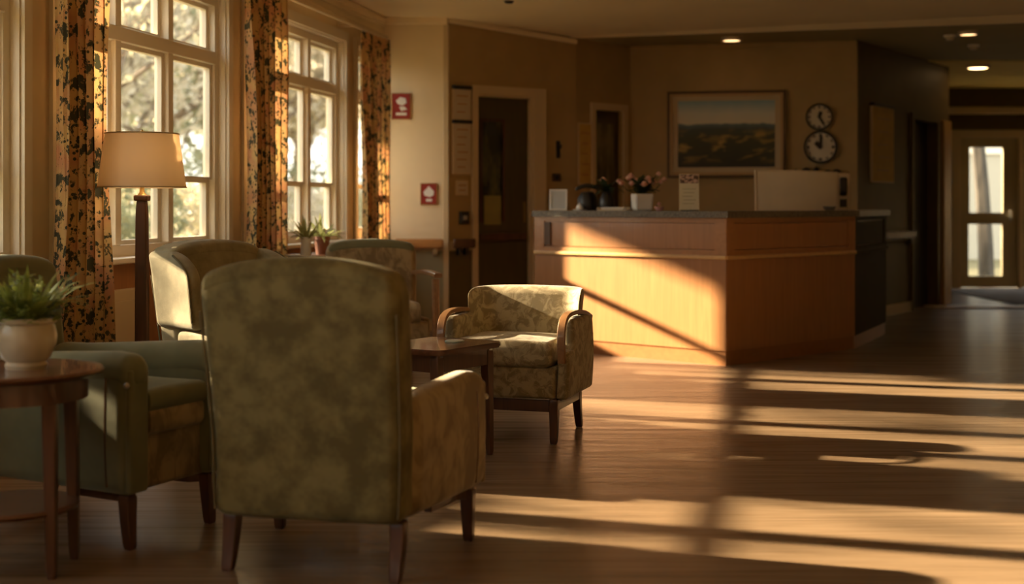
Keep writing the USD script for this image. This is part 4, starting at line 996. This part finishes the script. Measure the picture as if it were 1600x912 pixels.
def leaf_cloud(rngs, pts, n, spread, size):
    c = np.asarray(pts)[rngs.integers(0, len(pts), n)] + rngs.normal(0, spread, (n, 3))
    a, b = rngs.normal(size=(n, 3)), rngs.normal(size=(n, 3))
    a /= np.linalg.norm(a, axis=1, keepdims=True); b = np.cross(a, b); b /= np.linalg.norm(b, axis=1, keepdims=True)
    s = size * rngs.uniform(.6, 1.3, (n, 1))
    v = np.stack([c - a * s, c + b * s * .5, c + a * s, c - b * s * .5], 1).reshape(-1, 3); i = np.arange(n) * 4
    return v, np.vstack([np.stack([i, i + 1, i + 2], 1), np.stack([i, i + 2, i + 3], 1)])

def tree(x, y, h, leaf, n, label, seed, size=.10, spread=.35, r=None, trunk=.35, name='tree'):
    rg = np.random.default_rng(seed); out, tips = [], []
    branch(rg, (0, 0, -.2), (rg.normal(0, .05), rg.normal(0, .05), 1), h * trunk, r or h * .02, 0, out, tips)
    t = thing(name, label, 'tree', (x, y, -.15), 0)
    part(t, 'trunk', cat(*out), 'bark')
    if n: part(t, 'foliage', leaf_cloud(rg, tips, n, spread, size), leaf, False, None, 'stuff')
    return t
def sp(s, q, z=0):                            # a spot outside: s along the wall, q metres out
    p = O + w * s - nw * q; return p[0], p[1]
def shrub(s_, q_, r, h, n, leaf, label, seed, name='shrub'):
    rg = np.random.default_rng(seed); x_, y_ = sp(s_, q_)
    t = thing(name, label, 'shrub', (x_, y_, -.15))
    st = [tube([(0, 0, -.1), (rg.normal(0, r * .2), rg.normal(0, r * .2), h * .4), (rg.normal(0, r * .5), rg.normal(0, r * .5), h * .85)], [.03, .02, .008], 6) for k in range(7)]
    part(t, 'stems', cat(*st), 'bark', True, None, 'stuff')
    g = rg.normal(size=(n, 3)); g /= np.linalg.norm(g, axis=1, keepdims=True); g *= rg.uniform(.5, 1, (n, 1)) ** .5
    c = g * [r, r, h / 2] + [0, 0, h / 2 + .05]
    part(t, 'foliage', leaf_cloud(rg, c, n, .03, .06), leaf, False, None, 'stuff')
shrub(.40, 1.25, .62, 1.92, 5200, 'leaf_green', 'rounded grey-green shrub just outside the nearer window, added out of view to shade the floor', 201)  # unseen, placed and shaped to shade the middle of the floor
shrub(-2.75, 1.9, .80, 3.3, 7000, 'leaf_green', 'tall dense evergreen shrub outside, added beyond the left edge of the picture to block the sun', 202)  # unseen, placed to keep the sun off the front floor
cp = thing('carport', 'flat-roofed timber carport added out of view to shade the desk', 'carport', (*sp(4.55, 4.1), 0), TW)  # invented roof on posts, out of view, cutting the diagonal shadow on the desk
part(cp, 'roof_deck', rbox(-.95, 1.4, 0, 1.9, 4.04, 4.16, .01, 1), 'roof', 30)
for sx in (-.85, 1.3):
    for sy in (.1, 1.8): part(cp, 'post', rbox(sx - .05, sx + .05, sy - .05, sy + .05, -.15, 4.04, .01, 1), 'bark', 30)
for k, (s_, q_, r_, h_, lf_) in enumerate(((7.0, 4.2, .9, 1.5, 'leaf_green'), (9.6, 5.2, 1.1, 2.1, 'leaf_green'), (12.6, 5.8, 1.3, 1.7, 'leaf_gold'), (15.8, 6.4, 1.4, 2.3, 'leaf_green'), (19.4, 6.8, 1.5, 1.8, 'leaf_tan'),
                                           (23.6, 7.4, 1.7, 2.4, 'leaf_green'), (28.5, 8.2, 1.9, 2.0, 'leaf_gold'), (34, 9.0, 2.2, 2.6, 'leaf_tan'), (41, 10.0, 2.4, 2.4, 'leaf_green'))):
    shrub(s_, q_, r_, h_, 3600, lf_, ['nearest low green shrub outside the window behind the lamp', 'second green shrub outside, taller, behind the lamp pole', 'golden shrub outside, third of the row along the lawn', 'tall green shrub outside, fourth of the row along the lawn', 'tan shrub outside, fifth of the row along the lawn',
          'green shrub outside, sixth of the row, behind the curtain pier', 'golden shrub outside the far window, seventh of the row', 'tan shrub outside the far window, eighth of the row', 'furthest green shrub of the row outside the far window'][k], 300 + k)
i = 0
TREES = [  # s, q, height, leaf, leaves, label
 (9.5, 6.0, 7.0, 'leaf_gold', 260, 'slender golden birch outside the nearer window'),
 (17, 9.0, 9.0, 'leaf_tan', 1100, 'tan autumn tree outside, left of the lamp shade'),
 (22, 12, 10, 'leaf_tan', 1300, 'tan autumn tree outside, seen behind the lamp shade'),
 (27, 13, 10, 'leaf_green', 1300, 'grey-green tree outside beside the right panes of the nearer window'),
 (33, 13, 11, 'leaf_tan', 3400, 'broad tan tree outside through the left of the far window'),
 (40, 14, 11, 'leaf_gold', 3400, 'golden tree outside through the middle of the far window'),
 (52, 15, 13, 'leaf_tan', 3600, 'tall tan tree far outside through the right of the far window'),
 (30, 24, 14, 'leaf_tan', 4500, 'large distant tan tree beyond the lawn, behind the nearer window'),
 (42, 28, 15, 'leaf_tan', 5000, 'large distant tree beyond the lawn between the windows'),
 (60, 30, 15, 'leaf_green', 5000, 'large distant grey-green tree beyond the lawn, behind the far window'),
 (20, 20, 12, 'leaf_gold', 3800, 'distant golden tree beyond the lawn, at the left curtain'),
 (78, 30, 16, 'leaf_tan', 5000, 'furthest tan tree beyond the lawn'),
]
for s_, q_, h_, lf_, n_, lb_ in TREES:
    i += 1; x_, y_ = sp(s_, q_); tree(x_, y_, h_, lf_, int(n_ * 2.2), lb_, 20 + i, .055 + .007 * q_, .35 + .012 * q_)
# trees between the sun and the windows, out of the picture to the left
for k, (s_, q_, h_, n_) in enumerate(((-.5, 7.0, 5.4, 230), (.9, 12, 8.0, 700), (3.0, 16, 10, 800))):
    x_, y_ = sp(s_, q_); tree(x_, y_, h_, 'leaf_tan', n_, ['thin bare tree outside, left of the picture', 'half-bare tree on the lawn, left of the picture', 'taller half-bare tree further out, left of the picture'][k], 60 + k, .13, .22, h_ * .011)
# exit-door view: a tree trunk and an added pale wall beyond
M['bark'] = blotch('bark_dark', (.030, .025, .019), (.06, .05, .038), 9, rough=.9, mscale=(1, 1, .25))
tree(7.60, 21.5, 9, 'leaf_tan', 300, 'dark tree trunk outside the glazed exit doors', 94, .10, .5, .13, .5)

# pale building added to cover the bright sky beyond the exit doors
b = thing('pale_house', 'pale rendered building added to dim the view through the glazed exit doors', 'building', (8.0, 33.0, -.15), -.12)
hs = sbox(-3, 0, 12, 5.0)
for k in range(4): hs = hs.difference(sbox(-.2 + 3.2 * k, 3.3, 1.0 + 3.2 * k, 4.4))
part(b, 'wall', upright(hs, 0, .3), 'render_wall', False)
for k in range(4):
    f_ = part(b, 'window', upright(sbox(-.2 + 3.2 * k, 3.3, 1.0 + 3.2 * k, 4.4).difference(sbox(-.12 + 3.2 * k, 3.38, .92 + 3.2 * k, 4.32)), .08, .16), 'window_paint', False)
    part(f_, 'pane', upright(sbox(-.12 + 3.2 * k, 3.38, .92 + 3.2 * k, 4.32), .11, .13), 'black', False)
part(b, 'string_course', rbox(-3, 12, -.06, 0, 2.55, 2.70, .01, 1), 'sill', 30)
part(b, 'roof', prism([(-3.4, -.5), (12.4, -.5), (12.4, 6), (-3.4, 6)], 5.0, 5.25), 'roof', False)
